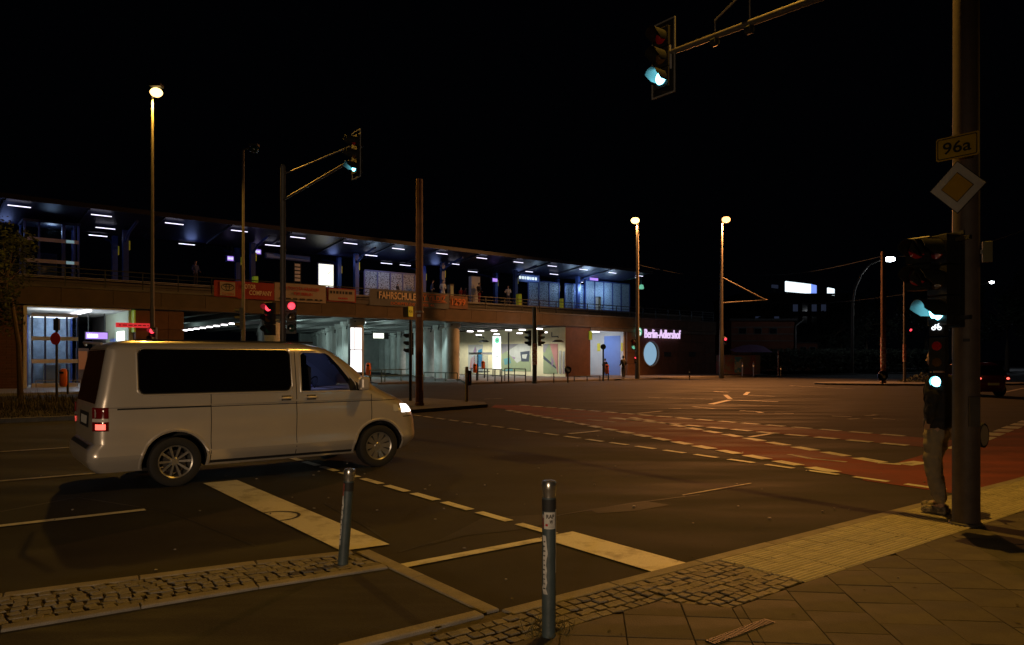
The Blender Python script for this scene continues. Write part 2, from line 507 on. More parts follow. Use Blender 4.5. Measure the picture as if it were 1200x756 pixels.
# kerb stones ------------------------------------------------------------
def kerb(parent, a0, b0, a1, b1, wid, top, m='kerb_stone', step=1.0, z0=-.04, name='kerb_stone'):
    p = ab(a0, b0); q = ab(a1, b1); L = (q - p).length; n = max(1, round(L / step)); l = L / n
    me = MB().cbox(0.003, l - .003, -wid / 2, wid / 2, z0, top, .008).mesh(name, M[m])
    ang = math.atan2(q.y - p.y, q.x - p.x)
    for i in range(n):
        o = inst(name, me, parent, p + (q - p) * (i / n), (0, 0, ang))
        o.location.z = random.uniform(-.002, .002)
near_kerb = struct('near_kerb')
kerb(near_kerb, -1.96, -.06, 14, -.06, .12, .030)
kerb(near_kerb, -2.03, 0.02, -2.03, 1.95, .13, .030)
kerb(near_kerb, -9, .06, -2.12, .02, .10, .040)
kerb(near_kerb, -9, 1.66, -4.65, 1.58, .10, .042)
kerb(near_kerb, -4.65, 1.58, -3.1, 1.48, .10, .042)
kerb(near_kerb, -3.1, 1.48, -2.1, 1.38, .10, .042)
kerb(near_kerb, -9, 2.55, -4.6, 2.36, .12, .036)
kerb(near_kerb, -4.6, 2.36, -2.9, 2.12, .12, .036)
kerb(near_kerb, -2.9, 2.12, -2.12, 1.95, .12, .036)

# cobbles ----------------------------------------------------------------
cob = []
for k in range(7):
    rr = random.Random(k)
    j = lambda s=.006: rr.uniform(-s, s)
    a_, b_ = .0418, .0400
    base = [(-a_ + j(), -b_ + j(), -.05), (a_ + j(), -b_ + j(), -.05), (a_ + j(), b_ + j(), -.05), (-a_ + j(), b_ + j(), -.05)]
    mid = [(x, y, .0) for x, y, z in base]
    top = [(x * .86, y * .86, .009 + j(.002)) for x, y, z in base]
    vs = base + mid + top; fs = [(8, 9, 10, 11)]
    for i in range(4):
        n_ = (i + 1) % 4
        fs += [(i, n_, 4 + n_, 4 + i), (4 + i, 4 + n_, 8 + n_, 8 + i)]
    cob.append(MB().add(vs, fs).mesh('cobble', M['cobble'], True, 22))
def cobbles(parent, a0, a1, lo, hi, z, limit=300, rowdir=0.0):
    spots = []
    a = a0
    row = 0
    while a < a1:
        b0, b1 = lo(a), hi(a)
        n = int((b1 - b0) / .083)
        if n > 0:
            w_ = (b1 - b0) / n
            for i in range(n):
                spots.append((a + random.uniform(-.012, .012) + .03 * math.sin(i * .9 + a * 2), b0 + (i + .5) * w_ + random.uniform(-.007, .007)))
        a += .088; row += 1
    spots.sort(key=lambda s: (ab(*s) - Vector((0.2, 4.0, 0))).length)
    for a, b in spots[:limit]:
        o = inst('cobble', random.choice(cob), parent, ab(a, b, z + random.uniform(-.003, .0035)),
                 (random.uniform(-.05, .05), random.uniform(-.05, .05), ROAD_ANG + random.uniform(-.16, .16)))
        k = random.uniform(.9, 1.06); o.scale = (k, k, 1)
    if len(spots) > limit:
        mb = MB()
        for a, b in spots[limit:]:
            me = random.choice(cob); T = Matrix.Translation(ab(a, b, z + random.uniform(-.003, .005))) @ Matrix.Rotation(ROAD_ANG + random.uniform(-.15, .15), 4, 'Z')
            mb.add([T @ v.co for v in me.vertices], [tuple(p.vertices) for p in me.polygons])
        tag(mb.build('cobble', M['cobble'], parent, True, 22), kind='stuff')
def lerp_tab(tab):
    def f(x):
        for (x0, y0), (x1, y1) in zip(tab, tab[1:]):
            if x <= x1: return y0 + (y1 - y0) * max(0, (x - x0)) / (x1 - x0)
        return tab[-1][1]
    return f
strip1 = struct('cobble_margin')
cobbles(strip1, -3.4, .26, lerp_tab([(-4, -.55), (-1.0, -.52), (-.72, -.92), (.26, -.88)]), lambda a: -.125, .020)
strip2 = struct('cobble_divider')
mb = MB()
mb.prism([(p.x, p.y) for p in (ab(-9, 1.68), ab(-4.65, 1.62), ab(-3.1, 1.52), ab(-2.1, 1.42), ab(-2.1, 1.92), ab(-2.9, 2.08), ab(-4.6, 2.32), ab(-9, 2.5))], -.03, .014)
mb.build('divider_bed', M['mortar'], strip2, fixn=True)
cobbles(strip2, -5.6, -2.12, lerp_tab([(-9, 1.75), (-4.65, 1.64), (-3.1, 1.54), (-2.1, 1.44)]), lerp_tab([(-9, 2.45), (-4.6, 2.29), (-2.9, 2.05), (-2.1, 1.89)]), .024)
strip3 = struct('cobble_corner')
cobbles(strip3, 5.6, 8.2, lambda a: -1.75 + .2 * (a - 5.6), lambda a: -.98, .020, limit=120)

# slabs --------------------------------------------------------------------
def clip(poly, p, d):
    # keep what lies to the right of the line through p along d
    out = []
    side = lambda q: d[0] * (q[1] - p[1]) - d[1] * (q[0] - p[0])
    for i in range(len(poly)):
        a, b = poly[i], poly[(i + 1) % len(poly)]
        sa, sb = side(a), side(b)
        if sa <= 0: out.append(a)
        if (sa < 0 < sb) or (sb < 0 < sa):
            t = sa / (sa - sb)
            out.append((a[0] + (b[0] - a[0]) * t, a[1] + (b[1] - a[1]) * t))
    return out
def area(p): return abs(sum(p[i][0] * p[(i + 1) % len(p)][1] - p[(i + 1) % len(p)][0] * p[i][1] for i in range(len(p)))) / 2
def line(a0, b0, a1, b1):
    p = ab(a0, b0); q = ab(a1, b1); return (p.x, p.y), (q.x - p.x, q.y - p.y)
slabs = struct('slab_paving')
def slab(poly, z):
    # shrink for the joint, chamfered rim
    c = (sum(p[0] for p in poly) / len(poly), sum(p[1] for p in poly) / len(poly))
    def ins(k):
        out = []
        for p in poly:
            dx, dy = p[0] - c[0], p[1] - c[1]; L = max(.01, math.hypot(dx, dy))
            out.append((dx * (1 - k / L), dy * (1 - k / L)))
        return out
    n = len(poly); A = ins(.004); B = ins(.010)
    vs = [(x, y, -.04) for x, y in A] + [(x, y, -.003) for x, y in A] + [(x, y, 0) for x, y in B]
    fs = [tuple(range(2 * n, 3 * n))]
    for i in range(n):
        j = (i + 1) % n
        fs += [(i, j, n + j, n + i), (n + i, n + j, 2 * n + j, 2 * n + i)]
    o = MB().add(vs, fs).build('slab', M['slab'], slabs)
    bm = None
    o.location = (c[0], c[1], z + random.uniform(-.002, .002))
    o.rotation_euler = (random.uniform(-.006, .006), random.uniform(-.006, .006), 0)
ax = Vector((.10, .995)).normalized(); ay = Vector((ax.y, -ax.x)); org = Vector((2.40, 5.47))
wS = .40
split = ab(-.72, -.925)
def on_slabs(c0):
    # the paving in view plus a margin of it: slabs are laid in continuous files, cross joints staggered
    polys = []
    L_a = [line(-8, -.53, -1.0, -.53), line(-1.0, -.53, -.72, -.925)]
    for i in range(-9, 17):
        off = random.choice([0, .2, .1, .3]) if i % 2 else 0
        for j in range(-12, 14):
            q = [org + ay * (i * wS) + ax * (j * wS + off), org + ay * ((i + 1) * wS) + ax * (j * wS + off),
                 org + ay * ((i + 1) * wS) + ax * ((j + 1) * wS + off), org + ay * (i * wS) + ax * ((j + 1) * wS + off)]
            q = [(p.x, p.y) for p in q]
            cx = sum(p[0] for p in q) / 4; cy = sum(p[1] for p in q) / 4
            if cy < 3.2 or cx > cy * .78 + .6 or cx < -2: continue
            left = clip(q, (split.x, split.y), (-ax.x, -ax.y))
            right = clip(q, (split.x, split.y), (ax.x, ax.y))
            for l in L_a: left = clip(left, *l) if len(left) > 2 else []
            right = clip(right, *line(-.72, -.925, .28, -.91)) if len(right) > 2 else []
            right = clip(right, *line(.28, -.905, 20, -.905)) if len(right) > 2 else []
            for pl in (left, right):
                if len(pl) > 2 and area(pl) > .006: polys.append(pl)
    return polys
sp = on_slabs(0)
sp.sort(key=lambda p: p[0][1])
for p in sp[:290]: slab(p if True else p, .032)
# paving beyond the picture's lower edge and to the right: same level, one sheet
sheet('sidewalk_rest', [(-14, 3.1), (-14, -12), (30, -12), (30, 3.1)], .026, 'slab')

# tactile strip: ribbed plates in three rows along the kerb
tact = struct('tactile_paving')
mb = MB()
w_, d_ = .296, .257
mb.add([(0, 0, -.04), (w_, 0, -.04), (w_, d_, -.04), (0, d_, -.04), (0, 0, 0), (w_, 0, 0), (w_, d_, 0), (0, d_, 0)],
       [(0, 1, 5, 4), (1, 2, 6, 5), (2, 3, 7, 6), (3, 0, 4, 7), (4, 5, 6, 7)])
for k in range(6):
    y0 = .010 + k * .0415
    mb.add([(.004, y0, 0), (w_ - .004, y0, 0), (w_ - .004, y0 + .007, .006), (.004, y0 + .007, .006), (.004, y0 + .020, .006), (w_ - .004, y0 + .020, .006), (w_ - .004, y0 + .027, 0), (.004, y0 + .027, 0)],
           [(0, 1, 2, 3), (3, 2, 5, 4), (4, 5, 6, 7)])
plate_me = mb.mesh('tactile_plate', M['tactile'])
for i in range(30):
    for r in range(3):
        a = .20 + i * .30 + (.0 if r != 1 else .0)
        inst('tactile_plate', plate_me, tact, ab(a, -.90 + r * .26, .030 + random.uniform(-.0015, .0015)), (0, 0, ROAD_ANG))

# drain grating strip near the bottom edge
dr = struct('drain_grating')
g0 = gp(833, 754, .03); g1 = gp(903, 728, .03)
dvec = (g1 - g0); nn = 26
mb = MB(); 
for i in range(nn):
    p = g0 + dvec * (i / nn)
    mb.obox((p.x, p.y, .036), (.006, .035, .004), math.atan2(dvec.y, dvec.x))
mb.obox(((g0.x + g1.x) / 2, (g0.y + g1.y) / 2, .0335), (dvec.length / 2, .042, .002), math.atan2(dvec.y, dvec.x))
mb.build('grating_bar', M['rail_dark'], dr)

# markings ---------------------------------------------------------------
marks = struct('road_markings')
ZM = .010
def mark(pts, m='road_paint', name='marking', z=ZM):
    mb = MB(); mb.sheet([(p[0], p[1]) for p in pts], z); return mb.build(name, M[m], marks, fixn=True)
def seg(p, q, wid, m='road_paint', name='line', z=ZM):
    d = (q - p); d.z = 0; d.normalize(); n = Vector((-d.y, d.x, 0)) * wid / 2
    return mark([p + n, q + n, q - n, p - n], m, name, z)
def dashes(p, q, n, frac, wid, m='road_paint', skip=()):
    for i in range(n):
        if i in skip: continue
        a = p + (q - p) * (i / n); b = p + (q - p) * ((i + frac) / n)
        seg(a, b, wid * random.uniform(.92, 1.05), m, 'dash')
mark([ab(-.45, .0), ab(-.03, .0), ab(-.03, 1.44), ab(-.45, 1.44)], name='stop_bar')
mark([ab(-2.15, 2.12), ab(-1.70, 2.07), ab(-1.70, 6.6), ab(-2.15, 6.6)], name='stop_bar')
mark([ab(-2.15, 8.8), ab(-1.70, 8.8), ab(-1.70, 12.2), ab(-2.15, 12.2)], name='stop_bar')
seg(ab(-1.94, 1.38), ab(-.46, 1.38), .12)
seg(ab(-12, 5.14), ab(-3.15, 5.14), .12)
seg(ab(-12, 8.5), ab(-2.2, 8.5), .12, 'worn_paint')
seg(ab(-12, 12.45), ab(-2.2, 12.45), .14, 'worn_paint')
dashes(ab(-.24, 1.47), ab(-.24, 8.7), 10, .78, .12)
dashes(Vector((-3.01, 22.47, 0)), Vector((5.48, 9.81, 0)) + Vector((.55, -.82, 0)) * .5, 21, .68, .13)
rowC0, rowC1 = gp(595, 481), gp(946, 547.5)
dashes(rowC0, rowC1 + (rowC1 - rowC0) * .06, 19, .70, .24)
rowD0, rowD1 = gp(610, 475), gp(1073, 512.5)
dashes(rowD0, rowD1, 19, .68, .24)
rowF0, rowF1 = gp(733, 492), gp(1077, 523.7)
dashes(rowF0, rowF1, 11, .70, .24)
rowG0, rowG1 = gp(740, 489.5), gp(1048, 545)
dashes(rowG0, rowG1, 12, .70, .24)
dashes(gp(1120, 527), gp(1215, 490), 9, .72, .34)
# cycle lanes in red asphalt, one sheet each a few millimetres up
def mid(p, q, t): return p + (q - p) * t
vD = (rowD1 - rowD0).normalized(); vG = (rowG1 - rowG0).normalized(); vC = (rowC1 - rowC0).normalized()
sheet('red_cycle_lane_straight', [gp(580, 474.5), rowD0, rowD1 + vD * 6.2, rowF1 + vD * 5.2, rowF0 - vD * 6.5], .004, 'red_asphalt')
sheet('red_cycle_lane_turning', [gp(584, 476.5), gp(640, 478), rowG0 - vG * 2.0, rowG1 + vG * 1.2, rowC1 + vC * 1.7, rowC0], .0065, 'red_asphalt')
sheet('red_cycle_lane_corner', [gp(1056, 541), gp(1112, 524), gp(1218, 490), gp(1330, 470), gp(1420, 500), ab(12, .02), ab(5.2, .02), gp(1010, 563)], .0052, 'red_asphalt')
for a, b, wd, m_ in [((666.7, 508.8), (702.7, 505.3), .14, 'road_paint'), ((688, 492), (721, 495), .16, 'worn_paint'), ((717, 490), (749, 493), .34, 'road_paint'),
                     ((747, 485), (776, 482), .16, 'worn_paint'), ((879, 512.5), (908, 508), .14, 'road_paint'), ((925, 533), (950, 538), .12, 'worn_paint'),
                     ((950, 538), (992, 542), .12, 'worn_paint'), ((1029, 543), (1056, 545), .14, 'road_paint'), ((1058, 545), (1081, 542), .30, 'road_paint'),
                     ((837, 459), (854, 459.8), .25, 'road_paint'), ((833, 474), (855, 469), .25, 'road_paint'), ((854, 469), (912, 471), .30, 'road_paint'),
                     ((877, 459.6), (873, 463), .20, 'road_paint'), ((873, 463), (908, 465), .22, 'worn_paint'), ((867, 481.6), (887, 482.5), .18, 'road_paint'),
                     ((887, 482.5), (893, 484.5), .18, 'worn_paint'), ((975, 488), (998, 489), .16, 'road_paint'), ((994, 491.6), (1007, 491), .16, 'road_paint'),
                     ((1015, 488), (1027, 486.6), .16, 'road_paint'), ((1023, 491), (1049, 492), .16, 'road_paint'), ((908, 484.6), (930, 485), .16, 'road_paint'),
                     ((783, 479), (798, 479), .16, 'worn_paint'), ((812, 477), (838, 479.5), .16, 'worn_paint'), ((850, 463), (856, 468), .2, 'worn_paint'),
                     ((925, 452), (1000, 456), .2, 'worn_paint'), ((760, 466), (835, 468), .18, 'worn_paint'), ((1168, 462), (1200, 455), .2, 'worn_paint'),
                     ((800, 581), (880, 567), .035, 'worn_paint'), ((567, 468), (590, 467), .15, 'worn_paint')]:
    seg(gp(*a), gp(*b), wd, m_)
# flat patches in another asphalt tone, tar seams, a gully ring
pt = struct('asphalt_marks')
def flat_mark(pts, m, z=.003, name='patch'):
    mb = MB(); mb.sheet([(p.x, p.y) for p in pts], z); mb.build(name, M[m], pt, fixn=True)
flat_mark([gp(500, 640), gp(537, 622), gp(566, 607), gp(640, 603), gp(655, 612), gp(600, 622), gp(545, 628)], 'asphalt_patch')
flat_mark([gp(690, 597), gp(760, 588), gp(785, 592), gp(745, 599), gp(700, 602)], 'asphalt_patch', .0035)
for pts, wd in ([((468, 647), (520, 632), (600, 616), (660, 603), (740, 590), (820, 580)), .03], [((455, 635), (430, 618), (380, 590)), .025],
                [((0, 600), (90, 583), (200, 600), (300, 640)), .03], [((700, 476), (800, 471), (900, 476), (1040, 483)), .06]):
    for k in range(len(pts) - 1): 
        p, q = gp(*pts[k]), gp(*pts[k + 1]); d = (q - p).normalized(); n = Vector((-d.y, d.x, 0)) * wd / 2
        flat_mark([p + n, q + n, q - n, p - n], 'tar', .0025 + k * .0002, 'tar_seam')
c = gp(322, 605, .012)
mb = MB()
ring = [(c.x + r * math.cos(t) , c.y + r * math.sin(t)) for r in (.27,) for t in [R(a) for a in range(-60, 150, 15)]]
ring2 = [(c.x + .235 * math.cos(t) , c.y + .235 * math.sin(t)) for t in [R(a) for a in range(-60, 150, 15)]]
n = len(ring)
mb.add([(x, y, .0135) for x, y in ring + ring2], [(i, i + 1, n + i + 1, n + i) for i in range(n - 1)])
mb.build('tar_ring', M['tar'], pt, fixn=True)
# small flints and litter on the near surfaces
mb = MB()
for k in range(80):
    a, b = random.uniform(-5, 7), random.uniform(-3.2, 9)
    p = ab(a, b, .014 if b > 0 else .036); r = random.uniform(.006, .016)
    mb.obox(p, (r, r * random.uniform(.5, 1), r * .4), random.uniform(0, 3))
tag(mb.build('grit', M['flint']), kind='stuff')

mb = MB()
for k in range(46):
    a, b = random.uniform(-3, 6), random.choice([random.uniform(-2.6, -.1), random.uniform(0, .25), random.uniform(-2.6, -.3)])
    p = ab(a, b, .016 if b > 0 else .038); s = random.uniform(.012, .028); t = random.uniform(0, 6.28); c_, s_ = math.cos(t) * s, math.sin(t) * s
    mb.add([(p.x - c_, p.y - s_, p.z), (p.x + s_ * .5, p.y - c_ * .5, p.z + .004), (p.x + c_, p.y + s_, p.z + .002), (p.x - s_ * .5, p.y + c_ * .5, p.z + .006)], [(0, 1, 2, 3)])
tag(mb.build('fallen_leaves', M['leaf_dry']), kind='stuff')

# grass verge with its kerb beyond the far lane on the left, paved island at its end
isl = struct('traffic_island')
poly = [ab(2.6, 16.2), ab(6.8, 16.5), ab(10.2, 17.3), ab(10.95, 18.6), ab(10.6, 22.5), ab(2.6, 23.5)]
MB().prism([(p.x, p.y) for p in poly][::-1], -.05, .11).build('island_paving', M['pavement'], isl, fixn=True)
ver = struct('grass_verge')
poly = [ab(-30, 19.9), ab(2.5, 19.9), ab(2.5, 31), ab(-30, 31)]
MB().prism([(p.x, p.y) for p in poly], -.05, .10).build('soil', M['soil'], ver, fixn=True)
kerb(ver, -30, 19.83, 2.5, 19.83, .13, .13)
mb = MB()
for k in range(15000):
    a = random.uniform(-12, 2.4); b = random.uniform(20, 30.8)
    p = ab(a, b, .1)
    h = random.uniform(.10, .42) * (1.5 if random.random() < .08 else 1) * (.6 + .5 * math.sin(a * 1.3 + b))
    h = max(.08, h); t = random.uniform(0, 6.28); l = random.uniform(0, .2)
    dx, dy = math.cos(t), math.sin(t)
    mb.add([(p.x - dy * .012, p.y + dx * .012, .1), (p.x + dy * .012, p.y - dx * .012, .1), (p.x + dx * l, p.y + dy * l, .1 + h)], [(0, 1, 2)])
tag(mb.build('tall_grass', M['leaf_dry']), kind='stuff')
# weeds at the foot of the near bollard
mb = MB()
for k in range(80):
    t = random.uniform(0, 6.28); r = random.uniform(.05, .15)
    p = ab(-1.97 + r * math.cos(t) * 1.2, -.5 + r * math.sin(t), .03)
    h = random.uniform(.02, .09); dx, dy = random.uniform(-.06, .06), random.uniform(-.06, .06)
    mb.add([(p.x - .003, p.y, .03), (p.x + .003, p.y, .03), (p.x + dx, p.y + dy, .03 + h)], [(0, 1, 2)])
tag(mb.build('weeds', M['leaf_dry']), kind='stuff')

# pavements along the station and round the far side of the crossing
sheet('far_road_bed', [st(-60, -7.5), st(70, -7.5), st(70, 60), st(-60, 60)], .002, 'asphalt_patch')
mb = MB()
poly = [st(s_at(548, -7.8), -7.8), st(18, -8.0), st(36, -9.5), st(75, -12), st(75, 20), st(20, 1.2), st(7.0, 1.2), st(7.0, 14), st(-9, 14), st(-13.5, 2)]
mb.prism([(p.x, p.y) for p in poly], -.05, .12)
tag(mb.build('station_pavement', M['pavement'], fixn=True), kind='structure')
mb = MB()
poly = [st(-60, -6.5), st(-33, -6.5), st(-33, 12), st(-60, 12)]
mb.prism([(p.x, p.y) for p in poly], -.05, .13)
tag(mb.build('hall_pavement', M['floor_tile'], fixn=True), kind='structure')
mb = MB()
poly = [st(-24.5, -4), st(-21.5, -4), st(-2, 50), st(-5, 50)]
mb.prism([(p.x, p.y) for p in poly], -.05, .12)
poly = [st(-15.5, -3), st(-13.8, -3), st(-9.2, 10), st(-9.2, 14), st(-3, 30), st(-6, 30)]
tag(mb.build('underpass_pavement', M['pavement'], fixn=True), kind='structure')
mb = MB()
c = gp(1050, 450.5)
poly = [(c.x + 5.5 * math.cos(t) * (1 if math.cos(t) < 0 else 1.6), c.y + 2.6 * math.sin(t)) for t in [i * PI / 10 for i in range(20)]]
mb.prism(poly, -.05, .12)
tag(mb.build('far_island', M['pavement'], fixn=True), kind='structure')
mb = MB()
poly = [gp(905, 441.5), gp(1000, 438.5), gp(1190, 436.5), gp(1400, 434.5), gp(1400, 430), gp(1000, 430), gp(860, 433)]
mb.prism([(p.x, p.y) for p in poly], -.05, .12)
tag(mb.build('far_pavement', M['pavement'], fixn=True), kind='structure')

# ---------------------------------------------------------------- station
def bars(parent, x0, x1, z0, z1, y, m, name='print_line', n=3, seed=1):
    rr = random.Random(seed); x = x0; mb = MB()
    while x < x1:
        w_ = rr.uniform(.06, .16) * (x1 - x0); mb.box(x, min(x + w_, x1), y - .004, y, z0, z1); x += w_ + .05 * (x1 - x0)
    return mb.build(name, m, parent)
def sthing(name, label, cat, group=None, s=0, n=0, z=0, kind=None, rz=0.0):
    return thing(name, label, cat, st(s, n, z), ANG + rz, group, kind)
def text_fit(name, body, x0, x1, z0, z1, y, m, parent, ext=.01, bold=0.0):
    o = text_mesh(name, body, 1.0, m, parent, None, ext, 'LEFT', bold)
    xs = [v.co.x for v in o.data.vertices]; ys = [v.co.y for v in o.data.vertices]
    sx = (x1 - x0) / (max(xs) - min(xs)); sy = (z1 - z0) / (max(ys) - min(ys))
    T = Matrix.Translation((x0, y, z0)) @ Matrix.Rotation(PI / 2, 4, 'X') @ Matrix.Diagonal((sx, sy, 1, 1)) @ Matrix.Translation((-min(xs), -min(ys), 0))
    o.data.transform(T)
    return o

via = sthing('rail_viaduct', 'long concrete railway bridge carrying the platform over the side road', 'bridge')
pm = MB().cbox(0.012, 2.588, 0, .5, 4.86, 5.68, .02).mesh('beam_panel', M['beam'])
for i in range(37): inst('beam_panel', pm, via, (-76 + i * 2.6, 0, 0))
MB().box(-76, 20.2, -.12, .45, 4.68, 4.857).build('ledge', M['beam'], via)
MB().box(-76, 20.2, -.05, .5, 5.683, 5.80).build('coping', M['concrete_dark'], via)
MB().box(-76, 20.2, .5, 34, 5.05, 5.55).build('deck', M['concrete_dark'], via)
mb = MB()
for i in range(15): mb.box(-34 + i * 2.6, -33.4 + i * 2.6, .51, 33.5, 4.62, 5.048)
mb.build('cross_beam', M['ceiling'], via)
mb = MB()
for z in (6.0, 6.28, 6.56): mb.box(-76, 20, .18, .22, z - .02, z + .02)
mb.box(-76, 20, .15, .25, 6.80, 6.86)
for i in range(49): mb.box(-76 + i * 2, -75.94 + i * 2, .17, .23, 5.8, 6.8)
mb.build('railing', M['rail_dark'], via)
# three rows of round columns under the deck
for s0 in (-14.6, -23.3, -29.6):
    for k in range(9):
        n_ = 1.2 + k * 3.75; s_ = s0 + k * 3.75 * .374
        MB().lathe([(.55, .1), (.55, 4.2), (.66, 4.3), (.66, 4.62)], 18, Matrix.Translation((s_, n_, 0))).build('column', M['column'], via, True)
MB().box(-14, -1.5, 31.5, 31.8, .1, 4.6).build('far_wall', M['column'], via)
# panels closing the gaps of the right-hand row, and the wall at the far end
for k in range(8):
    n_ = 3.1 + k * 3.75; s_ = -13.9 + k * 3.75 * .374
    if k % 3 != 1: MB().obox((s_, n_, 2.2), (.08, 1.1, 2.1), -.36).build('wall_panel', M['column'], via)
for k in range(9):
    n_ = 3.1 + k * 3.75; s_ = -22.4 + k * 3.75 * .374
    if k % 4 != 2: MB().obox((s_, n_, 2.3), (.08, 1.2, 2.2), -.36).build('wall_panel', M['column'], via)
# abutment pier and walls
MB().box(s_at(663) + .03, s_at(692), .02, 16, .1, 4.66).build('pier', M['brick_panel'], via)
MB().box(s_at(690), s_at(736), .3, .7, 4.45, 4.67).build('lintel', M['concrete_dark'], via)

# left abutment wall in brown panels
aw = sthing('abutment_wall', 'brown panelled wall between the station hall and the road under the bridge', 'wall')
sA, sB = s_at(159), s_at(216)
for i in range(3):
    for j in range(4):
        w_ = (sB - sA) / 3
        MB().cbox(sA + i * w_ + .01, sA + (i + 1) * w_ - .01, .05, .4, .1 + j * 1.13 + .01, .1 + (j + 1) * 1.13 - .01, .015).build('wall_panel', M['brick_panel'], aw)
MB().box(sA + .02, sB - .02, .4, 12, .1, 4.6).build('wall_core', M['concrete_dark'], aw)
bw = sthing('brick_wall', 'dark brown brick wall at the left edge beside the glass lift', 'wall')
mb = MB()
bl, bh = .5, .145
sB2 = s_at(27)
row = 0
z = .12
MB().box(-62, sB2 - .02, .13, 6, .1, 4.66).build('wall_core', M['mortar'], bw)
bm1 = MB().cbox(0, bl - .012, 0, .13, 0, bh - .012, .008).mesh('brick', M['brick_panel'])
cnt = 0
cand = []
while z < 4.6:
    off = bl / 2 if row % 2 else 0
    s = sB2 - off
    while s > sB2 - 5.5:
        cand.append((s - bl, z)); s -= bl
    z += bh; row += 1
for s, z in cand[:300]: inst('brick', bm1, bw, (s, 0, z))
mb = MB()
for s, z in cand[300:]: mb.box(s, s + bl - .012, 0, .13, z, z + bh - .012)
mb.box(-62, sB2 - 5.6, .02, .12, .12, 4.6)
if mb.v: tag(mb.build('brick', M['brick_panel'], bw), kind='stuff')

# station hall with its glass lift on the left
hall = sthing('station_hall', 'bright station hall opening under the bridge at the left', 'station')
h0, h1 = s_at(28), s_at(159)
MB().box(h0 - .02, h0 + .15, .02, 9, .13, 4.62).build('side_wall', M['white_wall'], hall)
MB().box(h1 - .25, h1, .6, 6.5, .13, 4.62).build('side_wall', M['hall_wall'], hall)
MB().box(h0 + .15, h1 - .25, .02, 9.5, 4.56, 4.66).build('ceiling', M['white_wall'], hall)
MB().box(h0 + .15, h0 + 3.2, 9.0, 9.2, .13, 4.55).build('rear_wall', M['concrete_dark'], hall)
o = MB().obox((h0 + 3.25, 4.3, 4.50), (.10, 3.6, .05)).build('light_strip', M['warm_tube'], hall)
MB().box(h1 - .275, h1 - .252, 1.5, 3.4, 1.2, 3.4).build('notice', M['poster_lit'], hall)
MB().box(h1 - .275, h1 - .252, 3.8, 5.2, 1.4, 3.0).build('notice', M['blue_wall'], hall)
MB().box(h1 - .10, h1 - .02, -.05, .55, 3.3, 4.6).build('corner_strip', M['lime_sign'], hall)
lift = sthing('glass_lift', 'glass lift shaft in pale blue steel frames inside the station hall', 'lift', s=h0 + .5, n=1.0, z=.13)
LW, LD, LH = 2.2, 1.8, 4.1
fr = MB()
for x in (0, .62, 1.68, LW):
    fr.box(x - .045, x + .045, -.045, .045, 0, LH)
fr.box(-.045, .045, LD - .04, LD + .04, 0, LH).box(LW - .045, LW + .045, LD - .04, LD + .04, 0, LH)
fr.build('lift_frame', M['blue_steel'], lift)
for z in (.0, 1.35, 2.62, 3.95):
    MB().box(-.03, LW + .03, -.065, -.046, z, z + .22).build('crossbar', M['white_wall'], lift)
k = 0
for x0, x1 in ((.05, .57), (.67, 1.63), (1.73, LW - .05)):
    for z0, z1 in ((.23, 1.34), (1.58, 2.61), (2.85, 3.94)):
        MB().box(x0, x1, -.012, .0, z0, z1).build('glass_pane', M['lift_glass'], lift)
MB().box(.75, LW - .7, .7, LD - .1, .1, 1.25).build('lift_car', M['concrete'], lift)
MB().box(.05, LW - .05, LD + .045, LD + .06, .1, 4.0).build('rear_panel', mat('lift_back', (.22, .27, .34), .5, var=.35, scale=2.5), lift)
MB().box(.15, LW - .1, .3, LD, 3.97, 4.05).build('shaft_light', M['lit_panel'], lift)
MB().box(.1, LW + .1, -.5, -.45, .35, .40).box(.1, .15, -.5, -.45, 0, .4).box(LW + .05, LW + .1, -.5, -.45, 0, .4).build('guard_rail', M['galvanised'], lift)
d = sthing('departure_display', 'purple lit departure display hanging in the left station hall', 'display', s=s_at(113, 4), n=4, z=z_at(113, 398, 4))
hh = z_at(113, 389, 4) - z_at(113, 398, 4); ww = (s_at(127, 4) - s_at(100, 4)) / 2
MB().box(-ww, ww, -.08, .08, 0, hh).build('display_case', M['black_plastic'], d)
MB().box(-ww + .04, ww - .04, -.10, -.082, .04, hh - .04).build('screen', M['purple_screen'], d)
bars(d, -ww * .8, ww * .1, .12, hh - .14, -.108, M['white_lit'])
for x in (-ww * .7, ww * .7): MB().cyl((x, 0, hh), (x, 0, 4.55 - z_at(113, 398, 4)), .03, n=6).build('hanger', M['rail_dark'], d)
d = sthing('direction_sign', 'small red lit sign beside the red signal on the abutment', 'sign', s=s_at(157, -.3), n=-.25, z=z_at(157, 384, -.3))
MB().box(-.95, .95, -.05, .05, 0, .27).build('sign_case', mat('red_sign', (.5, .02, .02), .5, emit=(.9, .04, .05), estr=.55), d)
bars(d, -.8, .8, .11, .16, -.055, M['tail_dark'])
lamp('hall_light', st((h0 + h1) / 2 + .4, 3.0, 3.2), 75, (.72, .86, 1.0), 'POINT', .5)
lamp('lift_light', st(h0 + 1.6, 1.6, 3.2), 38, (.6, .8, 1.0), 'POINT', .3)
o = sthing('notice_column', 'orange lit kiosk front standing deep in the left hall', 'kiosk', s=s_at(96, 8.2), n=8.2, z=.13)
MB().box(-.35, .35, -.3, .3, 0, 2.3).build('kiosk_body', M['brick_panel'], o)
MB().box(-.25, .25, -.33, -.31, .9, 2.1).build('notice', M['banner_orange'], o)

